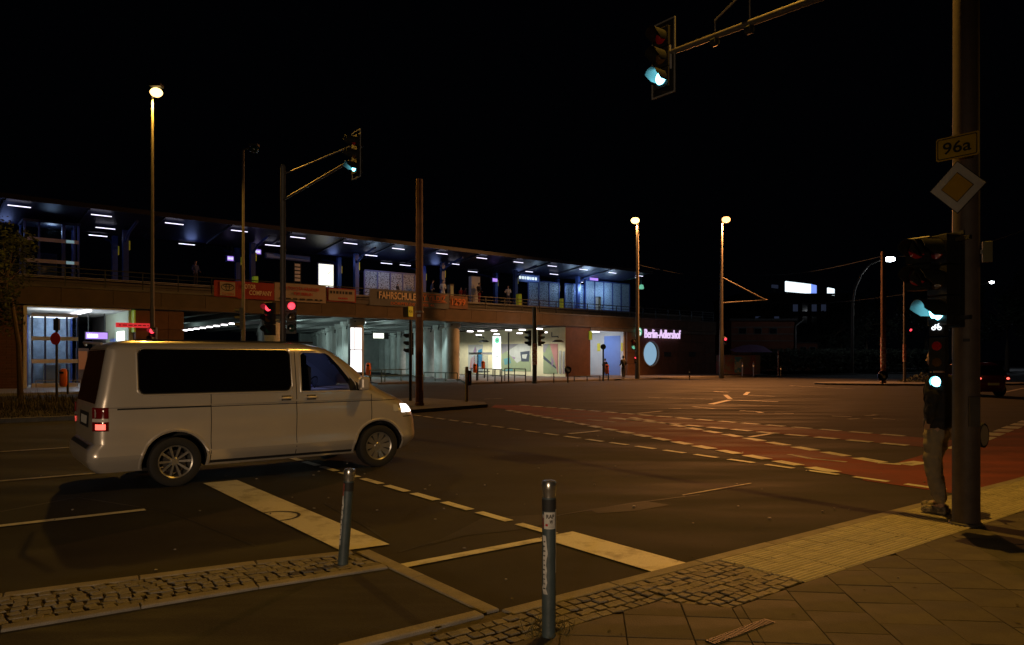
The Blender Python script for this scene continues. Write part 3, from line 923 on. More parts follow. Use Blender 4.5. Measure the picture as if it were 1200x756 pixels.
# platform, canopy ---------------------------------------------------------
plat = sthing('station_platform', 'raised railway platform running along the bridge under the canopy', 'platform')
MB().box(-76, 24, 4.6, 11, 5.56, 6.62).build('platform_wall', M['concrete_dark'], plat)
MB().box(-76, 24, 4.4, 11.1, 6.62, 6.75).build('platform_deck', M['floor_tile'], plat)
can = sthing('platform_canopy', 'long low canopy with blue posts over the railway platform', 'canopy')
def prof(n):
    t = abs(n - 7.5) / 5.3
    return 10.12 + .62 * t
s0, s1 = -76, 11.8
ns = [2.2, 4, 6, 7.5, 9, 11, 12.8]
vs = []
for s in (s0, s1):
    vs += [(s, n, prof(n)) for n in ns] + [(s, n, prof(n) + .16) for n in ns[::-1]]
m_ = len(ns) * 2
MB().add(vs, [tuple(range(m_)), tuple(range(2 * m_ - 1, m_ - 1, -1))] + [(i, (i + 1) % m_, m_ + (i + 1) % m_, m_ + i) for i in range(m_)]).build('roof', M['roof_under'], can, fixn=True)
MB().box(s0, s1 + .05, 2.05, 2.198, 10.66, 10.95).build('fascia', M['roof_steel'], can)
for i in range(20):
    s = -74 + i * 4.2
    MB().add([(s, 2.4, 10.62), (s + .1, 2.4, 10.62), (s + .1, 7.4, 10.02), (s, 7.4, 10.02), (s, 2.4, 10.76), (s + .1, 2.4, 10.76), (s + .1, 7.4, 10.13), (s, 7.4, 10.13)],
             [(0, 1, 2, 3), (4, 7, 6, 5), (0, 4, 5, 1), (1, 5, 6, 2), (2, 6, 7, 3), (3, 7, 4, 0)]).build('rafter', M['roof_steel'], can)
for k in range(-5, 7):
    for n in (6, 9):
        s = -37.6 + 8.45 * k
        if s > 12.5 or s < -75: continue
        c = MB().box(s - .17, s + .17, n - .17, n + .17, 6.75, 10.2).build('post', M['blue_steel'], can)
        sg = -1 if n == 6 else 1
        MB().tube([(s, n, 9.4), (s, n + sg * 1.0, 9.95), (s, n + sg * 3.0, 10.35)], .09, 6).build('bracket', M['blue_steel'], can)
        MB().box(s + .18, s + .26, n - .14, n + .14, 8.9, 9.5).build('post_sign', M['yellow_sign'], can)
tube_me = MB().box(-.56, .56, -.025, .025, -.022, .022).mesh('light_strip', M['tube_light'])
for k in range(-6, 14):
    inst('light_strip', tube_me, can, (-43.8 + 4.2 * k, 3, 10.46))
for px in (122, 317, 432, 529, 616, 646): inst('light_strip', tube_me, can, (s_at(px, 6), 5.6, 10.12))
for px in (115, 219, 453, 475, 554, 679): inst('light_strip', tube_me, can, (s_at(px, 9), 9, 10.10))
for s in (-55, -44, -33, -22, -12, -2, 8):
    lamp('platform_light', st(s, 7.4, 9.7), 13, (.30, .42, 1.0), 'POINT', .4)
for px in (18, 110, 205, 300, 411, 500, 585, 665):
    lamp('canopy_light', st(s_at(px, 3.6), 3.4, 9.6), 2.5, (.42, .40, 1.0), 'POINT', .3)

# advertising banners hung on the railing
def banner(label, px0, px1, py0, py1, m, name='banner'):
    n = -.10
    t = sthing(name, label, 'banner', 'advertising banners on the bridge railing', s_at(px0, n), n, 0)
    L = s_at(px1, n) - s_at(px0, n)
    za = z_at((px0 + px1) / 2, py1, n); zb = z_at((px0 + px1) / 2, py0, n)
    t.location.z = za
    mb = MB(); k = max(2, int(L / .8)); H = zb - za
    for i in range(k):
        w0 = .02 * math.sin(i * 2.1); w1 = .02 * math.sin((i + 1) * 2.1)
        x0, x1 = L * i / k, L * (i + 1) / k
        mb.add([(x0, w0, 0), (x1, w1, 0), (x1, w1, H), (x0, w0, H), (x0, w0 + .03, 0), (x1, w1 + .03, 0), (x1, w1 + .03, H), (x0, w0 + .03, H)],
               [(0, 1, 2, 3), (7, 6, 5, 4), (0, 4, 5, 1), (3, 2, 6, 7)])
    mb.build('cloth', M[m], t)
    return t, L, H
t, L, H = banner('white banner with oval badge and red frame, leftmost on the bridge railing', 251, 278, 329, 348, 'banner_red')
MB().box(.35, L - .15, -.045, -.03, .08, H - .08).build('sheet_face', M['banner_white'], t)
def ring(cx, cz, a, b, w, y):
    mb = MB(); k = 24
    vs = [(cx + aa * math.cos(2 * PI * i / k), y, cz + bb * math.sin(2 * PI * i / k)) for aa, bb in ((a, b), (a - w, b - w)) for i in range(k)]
    return mb.add(vs, [(i, (i + 1) % k, k + (i + 1) % k, k + i) for i in range(k)])
cx_, cz_ = L / 2 + .1, H * .60
for a, b, dz in ((.42, .24, 0), (.14, .22, 0), (.30, .10, .10)):
    ring(cx_, cz_ + dz, a, b, .045, -.055).build('badge', M['ink'], t)
text_fit('lettering', 'TOYOTA', L * .32, L * .85, .12, .27, -.055, M['red_ink'], t, .004)
t, L, H = banner('red banner lettered MOTOR COMPANY on the bridge railing', 278.5, 321.5, 331, 351, 'banner_red')
text_fit('lettering', 'MOTOR', L * .10, L * .48, H * .58, H * .86, -.05, M['letter_cream'], t, .004, .02)
text_fit('lettering', 'COMPANY', L * .30, L * .92, H * .24, H * .52, -.05, M['letter_cream'], t, .004, .02)
t, L, H = banner('cream banner with red lines ending FÜR BERLIN, right of the red banner', 322, 382, 333, 354, 'banner_white')
text_fit('lettering', 'IHR TOYOTA HÄNDLER', L * .12, L * .86, H * .64, H * .86, -.05, M['red_ink'], t, .004, .015)
text_fit('lettering', 'FÜR BERLIN', L * .36, L * .72, H * .36, H * .57, -.05, M['red_ink'], t, .004, .015)
bars(t, L * .08, L * .95, H * .10, H * .20, -.05, M['ink'], seed=3)
t, L, H = banner('small cream banner with red frame and two lines, just right of the lit poster', 383, 417, 338, 354, 'banner_red')
MB().box(.12, L - .12, -.045, -.03, .08, H - .08).build('sheet_face', M['banner_white'], t)
bars(t, L * .10, L * .90, H * .58, H * .78, -.055, M['ink'], seed=4)
bars(t, L * .38, L * .70, H * .20, H * .32, -.055, M['red_ink'], seed=5)
t, L, H = banner('long grey banner lettered FAHRSCHULE BY YILDIZ on the bridge railing', 433, 526, 341, 360, 'banner_grey')
text_fit('lettering', 'FAHRSCHULE', L * .11, L * .56, H * .42, H * .86, -.05, M['letter_cream'], t, .004, .015)
text_fit('lettering', 'BY YILDIZ', L * .61, L * .95, H * .46, H * .80, -.05, M['banner_orange'], t, .004, .02)
text_fit('lettering', 'DÖRPFELDSTRASSE 46', L * .25, L * .80, H * .10, H * .30, -.05, M['banner_orange'], t, .004, .01)
for z in (H * .38, H * .86): MB().box(L * .58, L * .97, -.055, -.045, z, z + .04).build('frame_line', M['banner_orange'], t)
t, L, H = banner('small brown banner with the orange number 1299, rightmost on the railing', 527, 548, 347, 362, 'banner_brown')
text_fit('lettering', '1299', L * .10, L * .86, H * .25, H * .80, -.05, M['banner_orange'], t, .004, .02)
d = sthing('height_sign', 'yellow height sign fixed to the bridge beam near the brown mast', 'sign', s=s_at(481, -.15), n=-.18, z=z_at(481, 371, -.15))
MB().box(-.2, .2, -.02, .03, 0, .75).build('plate', M['yellow_sign'], d)
text_fit('lettering', '4,3m', -.15, .15, .25, .5, -.026, M['ink'], d, .002)

# platform furniture
pz = 6.75
d = sthing('lit_poster', 'bright white lit poster case standing on the platform', 'poster case', s=s_at(381.5, 6.4), n=6.4, z=pz)
z0, z1 = z_at(381, 336, 6.4) - pz, z_at(381, 310, 6.4) - pz; ww = (s_at(390, 6.4) - s_at(373, 6.4)) / 2
MB().box(-ww - .08, ww + .08, -.08, .08, z0 - .1, z1 + .1).box(-ww, -ww + .12, -.06, .06, 0, z0).box(ww - .12, ww, -.06, .06, 0, z0).build('case', M['blue_steel'], d)
MB().box(-ww, ww, -.10, -.082, z0, z1).build('poster', M['poster_lit'], d)
MB().tube([(ww * .2, -.105, z0 + (z1 - z0) * .55), (ww * .8, -.105, z0 + (z1 - z0) * .75)], .02, 5).build('poster_print', M['ink'], d)
def shelter(label, px0, px1, n, pytop, k, lit, gm='speckled_pane'):
    s0_, s1_ = s_at(px0, n), s_at(px1, n); zt = z_at((px0 + px1) / 2, pytop, n) - pz
    d = sthing('glass_shelter', label, 'shelter', 'glass windbreaks on the platform', s0_, n, pz)
    w_ = (s1_ - s0_) / k
    mb = MB()
    for i in range(k + 1): mb.box(i * w_ - .06, i * w_ + .06, -.06, .06, 0, zt)
    mb.box(0, s1_ - s0_, -.05, .05, zt, zt + .12).box(0, s1_ - s0_, -.04, .04, .15, .25)
    mb.build('frame', M['blue_steel'], d)
    for i in range(k): MB().box(i * w_ + .07, (i + 1) * w_ - .07, -.015, .015, .26, zt - .01).build('glass_pane', M['frosted_pane' if lit else gm], d)
    return d, s1_ - s0_, zt
d1, L_, zt = shelter('glass waiting shelter on the platform above the grey banner', 427, 486, 7.0, 320, 4, 0)
MB().box(.2, L_ - .2, .1, 1.4, zt, zt + .1).build('shelter_roof', M['roof_steel'], d1)
MB().box(.6, 1.6, .5, .62, .3, 1.5).build('bench_board', M['mural_ground'], d1)
shelter('dark speckled glass windbreak left of the bright panes on the platform', 619, 655, 6.6, 331, 3, 0)
shelter('middle glass windbreak of two panes beside the platform stair', 662, 683.5, 6.6, 334, 2, 0)
shelter('bright row of five tall frosted panes at the right end of the platform', 686, 737.5, 6.6, 331.5, 5, 1)
for px, pw in ((690, 130), (718, 75), (672, 38), (630, 22), (440, 34), (470, 20)):
    lamp('shelter_light', st(s_at(px, 5.2), 5.2, 9.0), pw, (.50, .72, 1.0), 'POINT', .3)
def display(label, px0, px1, py0, py1, n, m='purple_screen', name='platform_display', txt=None):
    zb = z_at((px0 + px1) / 2, py1, n); ztp = z_at((px0 + px1) / 2, py0, n)
    L = s_at(px1, n) - s_at(px0, n)
    d = sthing(name, label, 'display', None, s_at(px0, n), n, zb)
    H = ztp - zb
    MB().box(-.05, L + .05, .0, .22, -.05, H + .05).build('display_case', M['blue_steel'], d)
    MB().box(.03, L - .03, -.025, -.003, .03, H - .03).build('screen', M[m], d)
    if txt: bars(d, L * .12, L * .88, H * .3, H * .7, -.03, M['white_lit'], seed=len(txt))
    for x in (L * .2, L * .8): MB().box(x - .02, x + .02, .08, .12, H + .05, max(H + .1, 10.1 - zb)).build('hanger', M['rail_dark'], d)
    return d
display('small purple departure screen hanging left of the thin unlit street lamp', 266, 274, 300, 306, 7, txt='S8')
display('larger purple departure screen hanging right of the thin unlit street lamp', 297, 306, 292, 298, 7, txt='S9')
display('long dark blue information panel hanging behind the left signal mast', 312, 363, 299, 304, 7.2, 'blue_wall', 'information_panel')
display('dark blue sign with white letters hanging left of the speckled glass', 605, 632, 322, 330, 6.2, 'blue_wall', 'hanging_sign', 'Adlershof')
display('small purple screen hanging over the middle of the platform', 577, 583, 326, 330.5, 6.2)
display('purple lit screen hanging above the bright frosted panes', 691, 701, 325.5, 329, 6.0)
def platbox(name, label, cat, px, n, w_, h, m, m2=None, group=None):
    d = sthing(name, label, cat, group, s_at(px, n), n, pz)
    MB().cbox(-w_ / 2, w_ / 2, -.2, .2, 0, h, .03).build('casing', M[m], d)
    if m2: MB().box(-w_ / 2 + .06, w_ / 2 - .06, -.225, -.203, h * .35, h - .12).build('front', M[m2], d)
    MB().box(-w_ / 2 - .03, w_ / 2 + .03, -.23, .23, h + .002, h + .05).build('cap', M['rail_dark'], d)
    return d
platbox('ticket_validator', 'lime green box on the platform behind the red banner', 'machine', 299, 5.4, .3, .95, 'lime_sign')
platbox('ticket_machine', 'yellow green machine at the post left of the speckled windbreak', 'machine', 608, 5.3, .36, 1.1, 'yellow_sign', 'lime_sign')
platbox('small_machine', 'pale lit box standing on the platform beside the man in white', 'machine', 528, 5.6, .4, 1.5, 'concrete', 'hall_wall')
platbox('vending_cabinet', 'white lit cabinet on the platform behind the man in dark clothes', 'machine', 556, 6.2, 1.0, 2.5, 'white_wall', 'white_wall')
platbox('waste_box', 'narrow grey waste box at the foot of the frosted panes', 'bin', 701, 5.4, .4, 1.4, 'concrete', 'mural_ground')
platbox('yellow_case', 'small yellow case mounted by the middle glass windbreak', 'case', 658, 5.6, .2, 1.0, 'yellow_sign')
d = sthing('train_display_stand', 'striped grey information stand on the platform above the cream banner', 'stand', s=s_at(348.5, 6), n=6, z=pz)
for i in range(5): MB().box(-.22, .22, -.03, .03, .9 + i * .28, 1.1 + i * .28).build('board', M['white_wall'], d)
MB().box(-.28, -.23, -.04, .04, 0, 2.35).box(.23, .28, -.04, .04, 0, 2.35).build('frame', M['rail_dark'], d)

# lift tower on the platform
tw = sthing('lift_tower', 'blue steel and glass lift tower at the left end of the platform', 'lift', s=s_at(29, 5), n=5, z=5.8)
Lt = s_at(92, 5) - s_at(29, 5); zt = z_at(60, 262, 5) - 5.8
mb = MB()
for f in (0, .26, .70, .73, .92, 1.0): mb.box(Lt * f - .05, Lt * f + .05, -.05, .05, 0, zt)
for f in (0, 1.0): mb.box(Lt * f - .05, Lt * f + .05, 1.9, 2.0, 0, zt)
mb.build('frame', M['blue_steel'], tw)
for z in (z_at(60, 280, 5) - 5.8, z_at(60, 305, 5) - 5.8):
    MB().box(0, Lt, -.09, -.052, z - .2, z + .02).build('crossbar', M['column'], tw)
    MB().box(Lt * .76, Lt * .91, -.11, -.092, z - .17, z - .0).build('light_box', mat('dim_panel', (.2, .3, .35), .5, emit=(.45, .75, .85), estr=.30) if 'dim_panel' not in M else M['dim_panel'], tw)
for z0_, z1_ in ((.2, 1.35), (1.7, 2.75), (3.0, zt - .1)):
    for f0, f1 in ((.01, .24), (.28, .68), (.75, .90)):
        MB().box(Lt * f0 + .05, Lt * f1 - .02, -.01, .01, z0_, z1_).build('glass_pane', M['lift_glass'], tw)
MB().box(Lt * .3, Lt * .62, .5, 1.6, .3, 2.4).build('lift_car', M['lift_back'] if 'lift_back' in M else M['blue_wall'], tw)
MB().box(-.1, Lt + .1, -.1, 2.1, zt, zt + .15).build('tower_roof', M['roof_steel'], tw)
lamp('tower_light', st(s_at(60, 6) , 5.8, 9.6), 22, (.45, .65, 1.0), 'POINT', .3)

# lights in the underpass
ug = sthing('underpass_lights', 'row of small white ceiling lights in the underpass left of the signal mast', 'lights')
lm = MB().box(-.22, .22, -.12, .12, -.05, .05).mesh('ceiling_light', M['warm_tube'])
for k in range(9): inst('ceiling_light', lm, ug, (-28.3 + k * .19, 12.5 + k * 2.4, 4.56))
for s, n, p in ((-26, 6, 170), (-22, 18, 170), (-19, 5, 95), (-16, 14, 130), (-12.5, 25, 230), (-30, 20, 80)):
    lamp('underpass_light', st(s, n, 3.7), p * 1.3, (.72, 1.0, .94), 'POINT', .25)
rl = MB().box(-.09, .09, -.09, .09, -.05, .05).mesh('ceiling_glint', mat('glint_glow', (1, 1, 1), .5, emit=(.85, 1.0, .97), estr=2.2))  # small glowing bits put in for glints on pipes and clutter
rr_ = random.Random(11)
for s0_ in (-13.9, -22.5, -28.9):
    for k in range(14):
        n_ = 1.6 + k * 2.1
        if rr_.random() < .75: inst('ceiling_glint', rl, ug, (s0_ + n_ * .374 - .5, n_, 4.50 + rr_.uniform(-.1, .05)))
pp = sthing('ceiling_pipes', 'dark pipes and hanging brackets along the columns under the bridge', 'pipes')
for s0_ in (-14.5, -23.1, -29.4):
    MB().tube([(s0_ - .6, .6, 4.45), (s0_ - .6 + 31 * .374, 31.6, 4.45)], .06, 6).build('pipe', M['rail_dark'], pp)
    for k in range(12):
        n_ = 1.4 + k * 2.5; MB().tube([(s0_ - .6 + n_ * .374, n_ + .6, 4.62), (s0_ - .7 + n_ * .374, n_ + .6, 4.3 - rr_.random() * .3), (s0_ - .5 + n_ * .374, n_ + .9, 4.2)], .05, 5).build('hanger', M['rail_dark'], pp)
for s_, n_, p_ in ((-15.5, 2.6, 190), (-15.0, 6.0, 120), (-24.0, 3.2, 200), (-13.6, 10.2, 220), (-23.0, 7.2, 170), (-12.2, 14, 120), (-30, 3.0, 100)):
    lamp('column_light', st(s_, n_, 4.4), p_ * 1.8, (.72, 1.0, .97), 'SPOT', .08, spot=120, blend=.5)
adc = sthing('lit_advertising_column', 'tall white lit advertising panel between the grey columns of the underpass', 'advertising panel', s=s_at(415.5, 0.2), n=.0, z=.1)
z0, z1 = z_at(415, 436, 0) - .1, z_at(415, 384, 0) - .1; ww = (s_at(422, 0) - s_at(409, 0)) / 2
zm = z0 + (z1 - z0) * .5
MB().box(-ww - .05, ww + .05, -.02, .25, 0, z1 + .08).build('case', M['rail_dark'], adc)
MB().box(-ww, ww, -.05, -.022, z0, zm - .03).build('lit_panel', M['lit_panel'], adc)
MB().box(-ww, ww, -.05, -.022, zm + .03, z1).build('lit_panel', M['lit_panel'], adc)
MB().box(-ww * .35, -ww * .25, -.056, -.051, zm + .03, z1).build('panel_bar', M['white_wall'], adc)
adb = sthing('route_sign', 'pale direction sign on the underpass wall behind the grey columns', 'sign', s=s_at(447, 10), n=10, z=3.5)
MB().box(-.9, .7, -.05, .05, 0, .55).build('sign_case', M['rail_dark'], adb)
MB().box(-.85, .2, -.07, -.052, .05, .5).build('sign_face', M['poster_lit'], adb)
# wall with paintings behind the stop
mw = sthing('painted_wall', 'pale yellow underpass wall with painted panels behind the bus stop', 'wall')
def n_of(px, s):
    k = (px - CX) / F
    return (O.x + W.x * s - k * (O.y + W.y * s)) / (k * N.y - N.x)
sM = s_at(663)
def zs_(px, py, s):
    n = n_of(px, s); return CAMH + (HZ - py) * (O.y + s * W.y + n * N.y) / F
MB().box(sM - .0, sM + .028, .06, 17, .12, 4.6).build('wall_face', M['mural_ground'], mw)
MB().box(sM + .029, sM + 3, 16.01, 17, .12, 4.6).build('wall_end', M['concrete_dark'], mw)
mcol = {n: mat('paint_' + n, c, .7, var=.12, scale=1.5) for n, c in dict(green=(.30, .38, .22), grey=(.28, .28, .30), teal=(.12, .33, .36), pink=(.50, .24, .22), dark=(.05, .07, .10), pale=(.50, .54, .50), violet=(.30, .22, .34), blue=(.03, .25, .45)).items()}
def mural(px0, px1, py0, py1, base, shapes):
    x0, x1 = n_of(px0, sM), n_of(px1, sM); z0, z1 = zs_((px0 + px1) / 2, py1, sM), zs_((px0 + px1) / 2, py0, sM)
    p = MB().box(sM - .04, sM - .002, min(x0, x1), max(x0, x1), z0, z1).build('painted_panel', mcol[base], mw)
    for i, (c, pts) in enumerate(shapes):
        y = sM - .045 - i * .004
        MB().add([(y, x0 + (x1 - x0) * a, z0 + (z1 - z0) * b) for a, b in pts], [tuple(range(len(pts)))]).build('painted_shape', mcol[c], p)
mural(588, 622, 403, 435, 'green', [('grey', [(0, 1), (0, .62), (.62, 1)]), ('pale', [(.62, 1), (.2, .72), (.55, .3), (1, .6), (1, 1)]), ('dark', [(.66, .70), (.98, .74), (.95, .35), (.7, .35)]),
      ('teal', [(.08, .45), (.3, .5), (.35, .3), (.12, .22)]), ('pale', [(.72, .6), (.9, .62), (.86, .45), (.74, .47)]), ('violet', [(.35, .55), (.5, .5), (.46, .42)]), ('teal', [(0, 0), (.4, .12), (.4, 0)])])
mural(637, 654, 403, 438, 'green', [('pink', [(.45, 1), (1, 1), (1, 0), (.9, .2)]), ('dark', [(0, .62), (.9, .22), (.9, .16), (0, .5)]), ('grey', [(0, 1), (.4, 1), (.1, .7), (0, .75)]), ('violet', [(.55, .6), (.75, .4), (.6, .2)])])
mural(549, 566, 404, 436, 'pale', [('pink', [(.1, .1), (.5, .1), (.45, .6), (.2, .5)]), ('blue', [(.6, .2), (.95, .2), (.95, .85), (.7, .8)]), ('violet', [(.3, .65), (.6, .75), (.5, .95)])])
mural(655.5, 658, 411, 438, 'pale', [('grey', [(.1, 0), (.8, 0), (.7, .8), (.3, .9)])])
mural(659.5, 662, 412, 438, 'pale', [('grey', [(.1, 0), (.8, 0), (.7, .75), (.2, .9)]), ('pink', [(.2, 0), (.5, 0), (.4, .5)])])
sl = sthing('stop_lights', 'two rows of tube lights under the bridge over the painted wall', 'lights')
tm = MB().box(-.27, .27, -.10, .10, -.04, .04).mesh('tube_light', M['warm_tube'])
for px, py, s in ((551, 388.4, -9), (563.5, 388, -9), (579, 387.5, -9), (596, 387, -9), (612, 386.5, -9), (632, 385.4, -9), (561, 392.5, -5), (582, 391.8, -5), (609, 390.6, -5), (638, 389.5, -5)):
    inst('tube_light', tm, sl, (s, n_of(px, s), min(4.56, zs_(px, py, s))))
for s, n, p in ((-6.5, 2.5, 150), (-6.5, 6.5, 170), (-6.5, 11, 170), (-6.5, 15, 120)):
    lamp('stop_light', st(s, n, 4.0), p * 3.0, (1.0, .94, .84), 'SPOT', .3, spot=165, blend=.3)
for px in (567, 654):
    t = sthing('hanging_lamp', 'round hood lamp hanging before the painted wall, ' + ('left' if px < 600 else 'right') + ' of two', 'lamp', None, -4.3, n_of(px, -4.3), zs_(px, 401, -4.3))
    MB().lathe([(.05, .22), (.3, .2), (.52, .05), (.55, 0), (.5, 0)], 18).build('hood', M['rail_dark'], t, True)
    MB().tube([(0, 0, .35), (0, 0, .5), (0, .8, .5), (0, .8, .9)], .05, 6).build('arm', M['rail_dark'], t)
bs = sthing('bus_shelter', 'small grey bus shelter before the painted wall', 'shelter', s=s_at(560, 5.5), n=5.5, z=.12)
Lb = s_at(580, 5.5) - s_at(560, 5.5)
zb_ = z_at(570, 413, 5.5) - .12
MB().box(-.1, Lb + .1, -.6, 1.2, zb_ - .2, zb_).build('shelter_roof', M['galvanised'], bs)
for x in (0, Lb): MB().box(x - .04, x + .04, -.04, .04, 0, zb_ - .2).build('post', M['rail_dark'], bs)
MB().box(.05, Lb - .05, 1.0, 1.03, .3, zb_ - .25).build('glass_pane', M['lift_glass'], bs)
MB().box(.2, Lb - .2, .5, .9, .42, .48).build('bench', M['rail_dark'], bs)
tt = sthing('stop_totem', 'tall white bus stop totem with green round H sign', 'sign', s=s_at(582, 4.5), n=4.5, z=.12)
wt = (s_at(587, 4.5) - s_at(578, 4.5)) / 2; zt_ = z_at(582, 394, 4.5) - .12; zb_ = z_at(582, 433, 4.5) - .12
MB().box(-wt, wt, -.06, .06, zb_, zt_).build('board', M['white_lit'], tt)
MB().box(-wt, -wt + .06, -.04, .04, 0, zb_).box(wt - .06, wt, -.04, .04, 0, zb_).build('leg', M['rail_dark'], tt)
MB().lathe([(0.01, -.02), (.27, -.02), (.27, .01), (.01, .01)], 20, Matrix.Translation((0, -.07, zt_ - .4)) @ Matrix.Rotation(PI / 2, 4, 'X')).build('disc', M['green_disc'], tt)
text_fit('letter', 'H', -.10, .10, zt_ - .52, zt_ - .28, -.095, M['ink'], tt, .004, .02)
for i in range(4): bars(tt, -wt * .5, wt * .5, zt_ - 1.05 - i * .42, zt_ - .95 - i * .42, -.061, M['ink'], seed=i)

# right entrance: passage, wall, sign, round window
ew = sthing('station_front_wall', 'brown panelled station wall around the passage and round window', 'wall')
e0, e1, e2, e3 = s_at(692), s_at(735), s_at(740), s_at(838)
RWs, RWz, RWr = s_at(763), z_at(763, 414.5), 1.22
# the wall is laid in panels; the field round the window is one pierced piece
zrows = [.12, 1.25, 2.38, 3.5, 4.66]
s = e1; k = 0
wl, wr = RWs - 1.75, RWs + 1.75
segs = [(e1, e1 + (wl - e1) / 1.0)]
x = wr
while x < e3: segs.append((x, min(x + 2.5, e3))); x += 2.5
for a, b in segs:
    for z0_, z1_ in zip(zrows, zrows[1:]):
        MB().cbox(a + .01, b - .01, .0, .3, z0_ + .01, z1_ - .01, .012).build('wall_panel', M['brick_panel'], ew)
k = 32; mb = MB()
def sq(t, r):
    c, s_ = math.cos(t), math.sin(t); m_ = max(abs(c), abs(s_)); return c / m_ * r, s_ / m_ * r
vs = []
for y in (0.0, .3):
    vs += [(RWs + RWr * math.cos(2 * PI * i / k), y, RWz + RWr * math.sin(2 * PI * i / k)) for i in range(k)]
    for i in range(k):
        x_, z_ = sq(2 * PI * i / k, 1.0)
        vs.append((RWs + x_ * 1.74, y, (RWz + z_ * (4.65 - RWz)) if z_ > 0 else (RWz + z_ * (RWz - .12))))
fs = []
for i in range(k):
    j = (i + 1) % k
    fs += [(i, j, k + j, k + i), (2 * k + i, 3 * k + i, 3 * k + j, 2 * k + j), (i, 2 * k + i, 2 * k + j, j)]
mb.add(vs, fs).build('window_field', M['brick_panel'], ew, fixn=True)
rw = MB().lathe([(RWr + .10, 0), (RWr + .10, .10), (RWr - .01, .10), (RWr - .01, 0)], 36, Matrix.Translation((RWs, .04, RWz)) @ Matrix.Rotation(PI / 2, 4, 'X'), True).build('window_frame', M['concrete'], ew, True)
MB().lathe([(.01, 0), (RWr - .02, 0), (RWr - .02, .02), (.01, .02)], 36, Matrix.Translation((RWs, .28, RWz)) @ Matrix.Rotation(PI / 2, 4, 'X')).build('pane', mat('round_pane', (.10, .14, .18), .25, emit=(.36, .62, .86), estr=.62, var=.2, scale=.8), rw)
MB().box(e3 - 1.0, e3 - .02, .31, 8, .12, 4.6).build('end_wall', M['brick_panel'], ew)
MB().box(wr + .1, e3 - 1.02, .45, .8, .12, 4.6).build('wall_core', M['concrete_dark'], ew)
for px in (782, 811):
    MB().cbox(s_at(px) - .55, s_at(px) + .55, -.06, -.002, z_at(px, 418), z_at(px, 412.5), .02).build('plaque', M['rail_dark'], ew)
MB().box(e0 - .05, e3, -.10, -.002, 4.35, 4.64).build('cornice', M['concrete_dark'], ew)
# passage
ps = sthing('station_passage', 'bright blue white passage into the station right of the brick pier', 'entrance')
MB().box(e0, e0 + .2, 3.5, 12, .12, 4.4).build('side_wall', M['white_wall'], ps)
MB().box(e0 + .02, e0 + .2, .5, 3.49, .12, 4.4).build('side_wall', M['white_wall'], ps)
MB().box(e1 - .2, e1, .32, 12, .12, 4.4).build('side_wall', M['white_wall'], ps)
MB().box(e0 + .2, e1 - .2, .72, 12, 4.4, 4.5).build('ceiling', M['white_wall'], ps)
MB().box(e0 + .2, e1 - .2, 11.8, 12, .12, 4.4).build('rear_wall', M['blue_wall'], ps)
sW = e1 - .215
MB().box(sW, e1 - .202, n_of(727, sW), n_of(708, sW), .13, 4.0).build('blue_panel', M['blue_wall'], ps)
for a, b_ in ((703.5, 700), (730, 727.8)): MB().box(sW - .02, sW - .003, n_of(a, sW), n_of(b_, sW), 2.5, 3.3).build('yellow_notice', mat('notice_yellow', (.8, .7, .05), .6), ps)
MB().box(e0 - .25, e0 + .1, -.12, -.02, 3.5, 4.3).build('lime_sign', M['lime_sign'], ps)
for n in (2.2, 5.5, 8.5): MB().box(e0 + 1.6, e1 - 1.6, n, n + .5, 4.34, 4.395).build('ceiling_light', M['warm_tube'], ps)
lamp('passage_light', st((e0 + e1) / 2, 2.0, 3.0), 85, (.74, .86, 1.0), 'POINT', .5)
lamp('passage_light', st((e0 + e1) / 2, 7.0, 3.0), 75, (.66, .80, 1.0), 'POINT', .5)
sg = sthing('station_name_sign', 'violet glowing letters reading Berlin-Adlershof on the brown wall', 'sign', s=s_at(755.5, -.2), n=-.2, z=0)
text_fit('letters', 'Berlin-Adlershof', 0, s_at(797.5, -.2) - s_at(755.5, -.2), z_at(776, 396.5, -.2), z_at(776, 386.3, -.2), 0, M['purple_letters'], sg, .05, .004)
MB().box(0, s_at(797, -.2) - s_at(755, -.2), .06, .10, z_at(776, 395, -.2), z_at(776, 388.5, -.2)).build('mounting_rail', M['rail_dark'], sg)
lamp('sign_glow', st(s_at(776, -.9), -.9, 4.0), 5, (.75, .35, 1.0), 'POINT', .4)
sd = sthing('round_s_sign', 'round green and white S sign on the wall behind the lamp post', 'sign', s=s_at(748, -.3), n=-.3, z=z_at(748, 389, -.3))
MB().lathe([(.01, 0), (.42, 0), (.42, .12), (.01, .12)], 24, Matrix.Rotation(PI / 2, 4, 'X')).build('disc', M['green_disc'], sd)
text_fit('letter', 'S', -.22, .22, -.33, .33, -.13, M['white_lit'], sd, .006, .03)
lamp('front_light', st(s_at(700, -2), -2.2, 4.2), 45, (.75, .82, 1.0), 'POINT', .4)

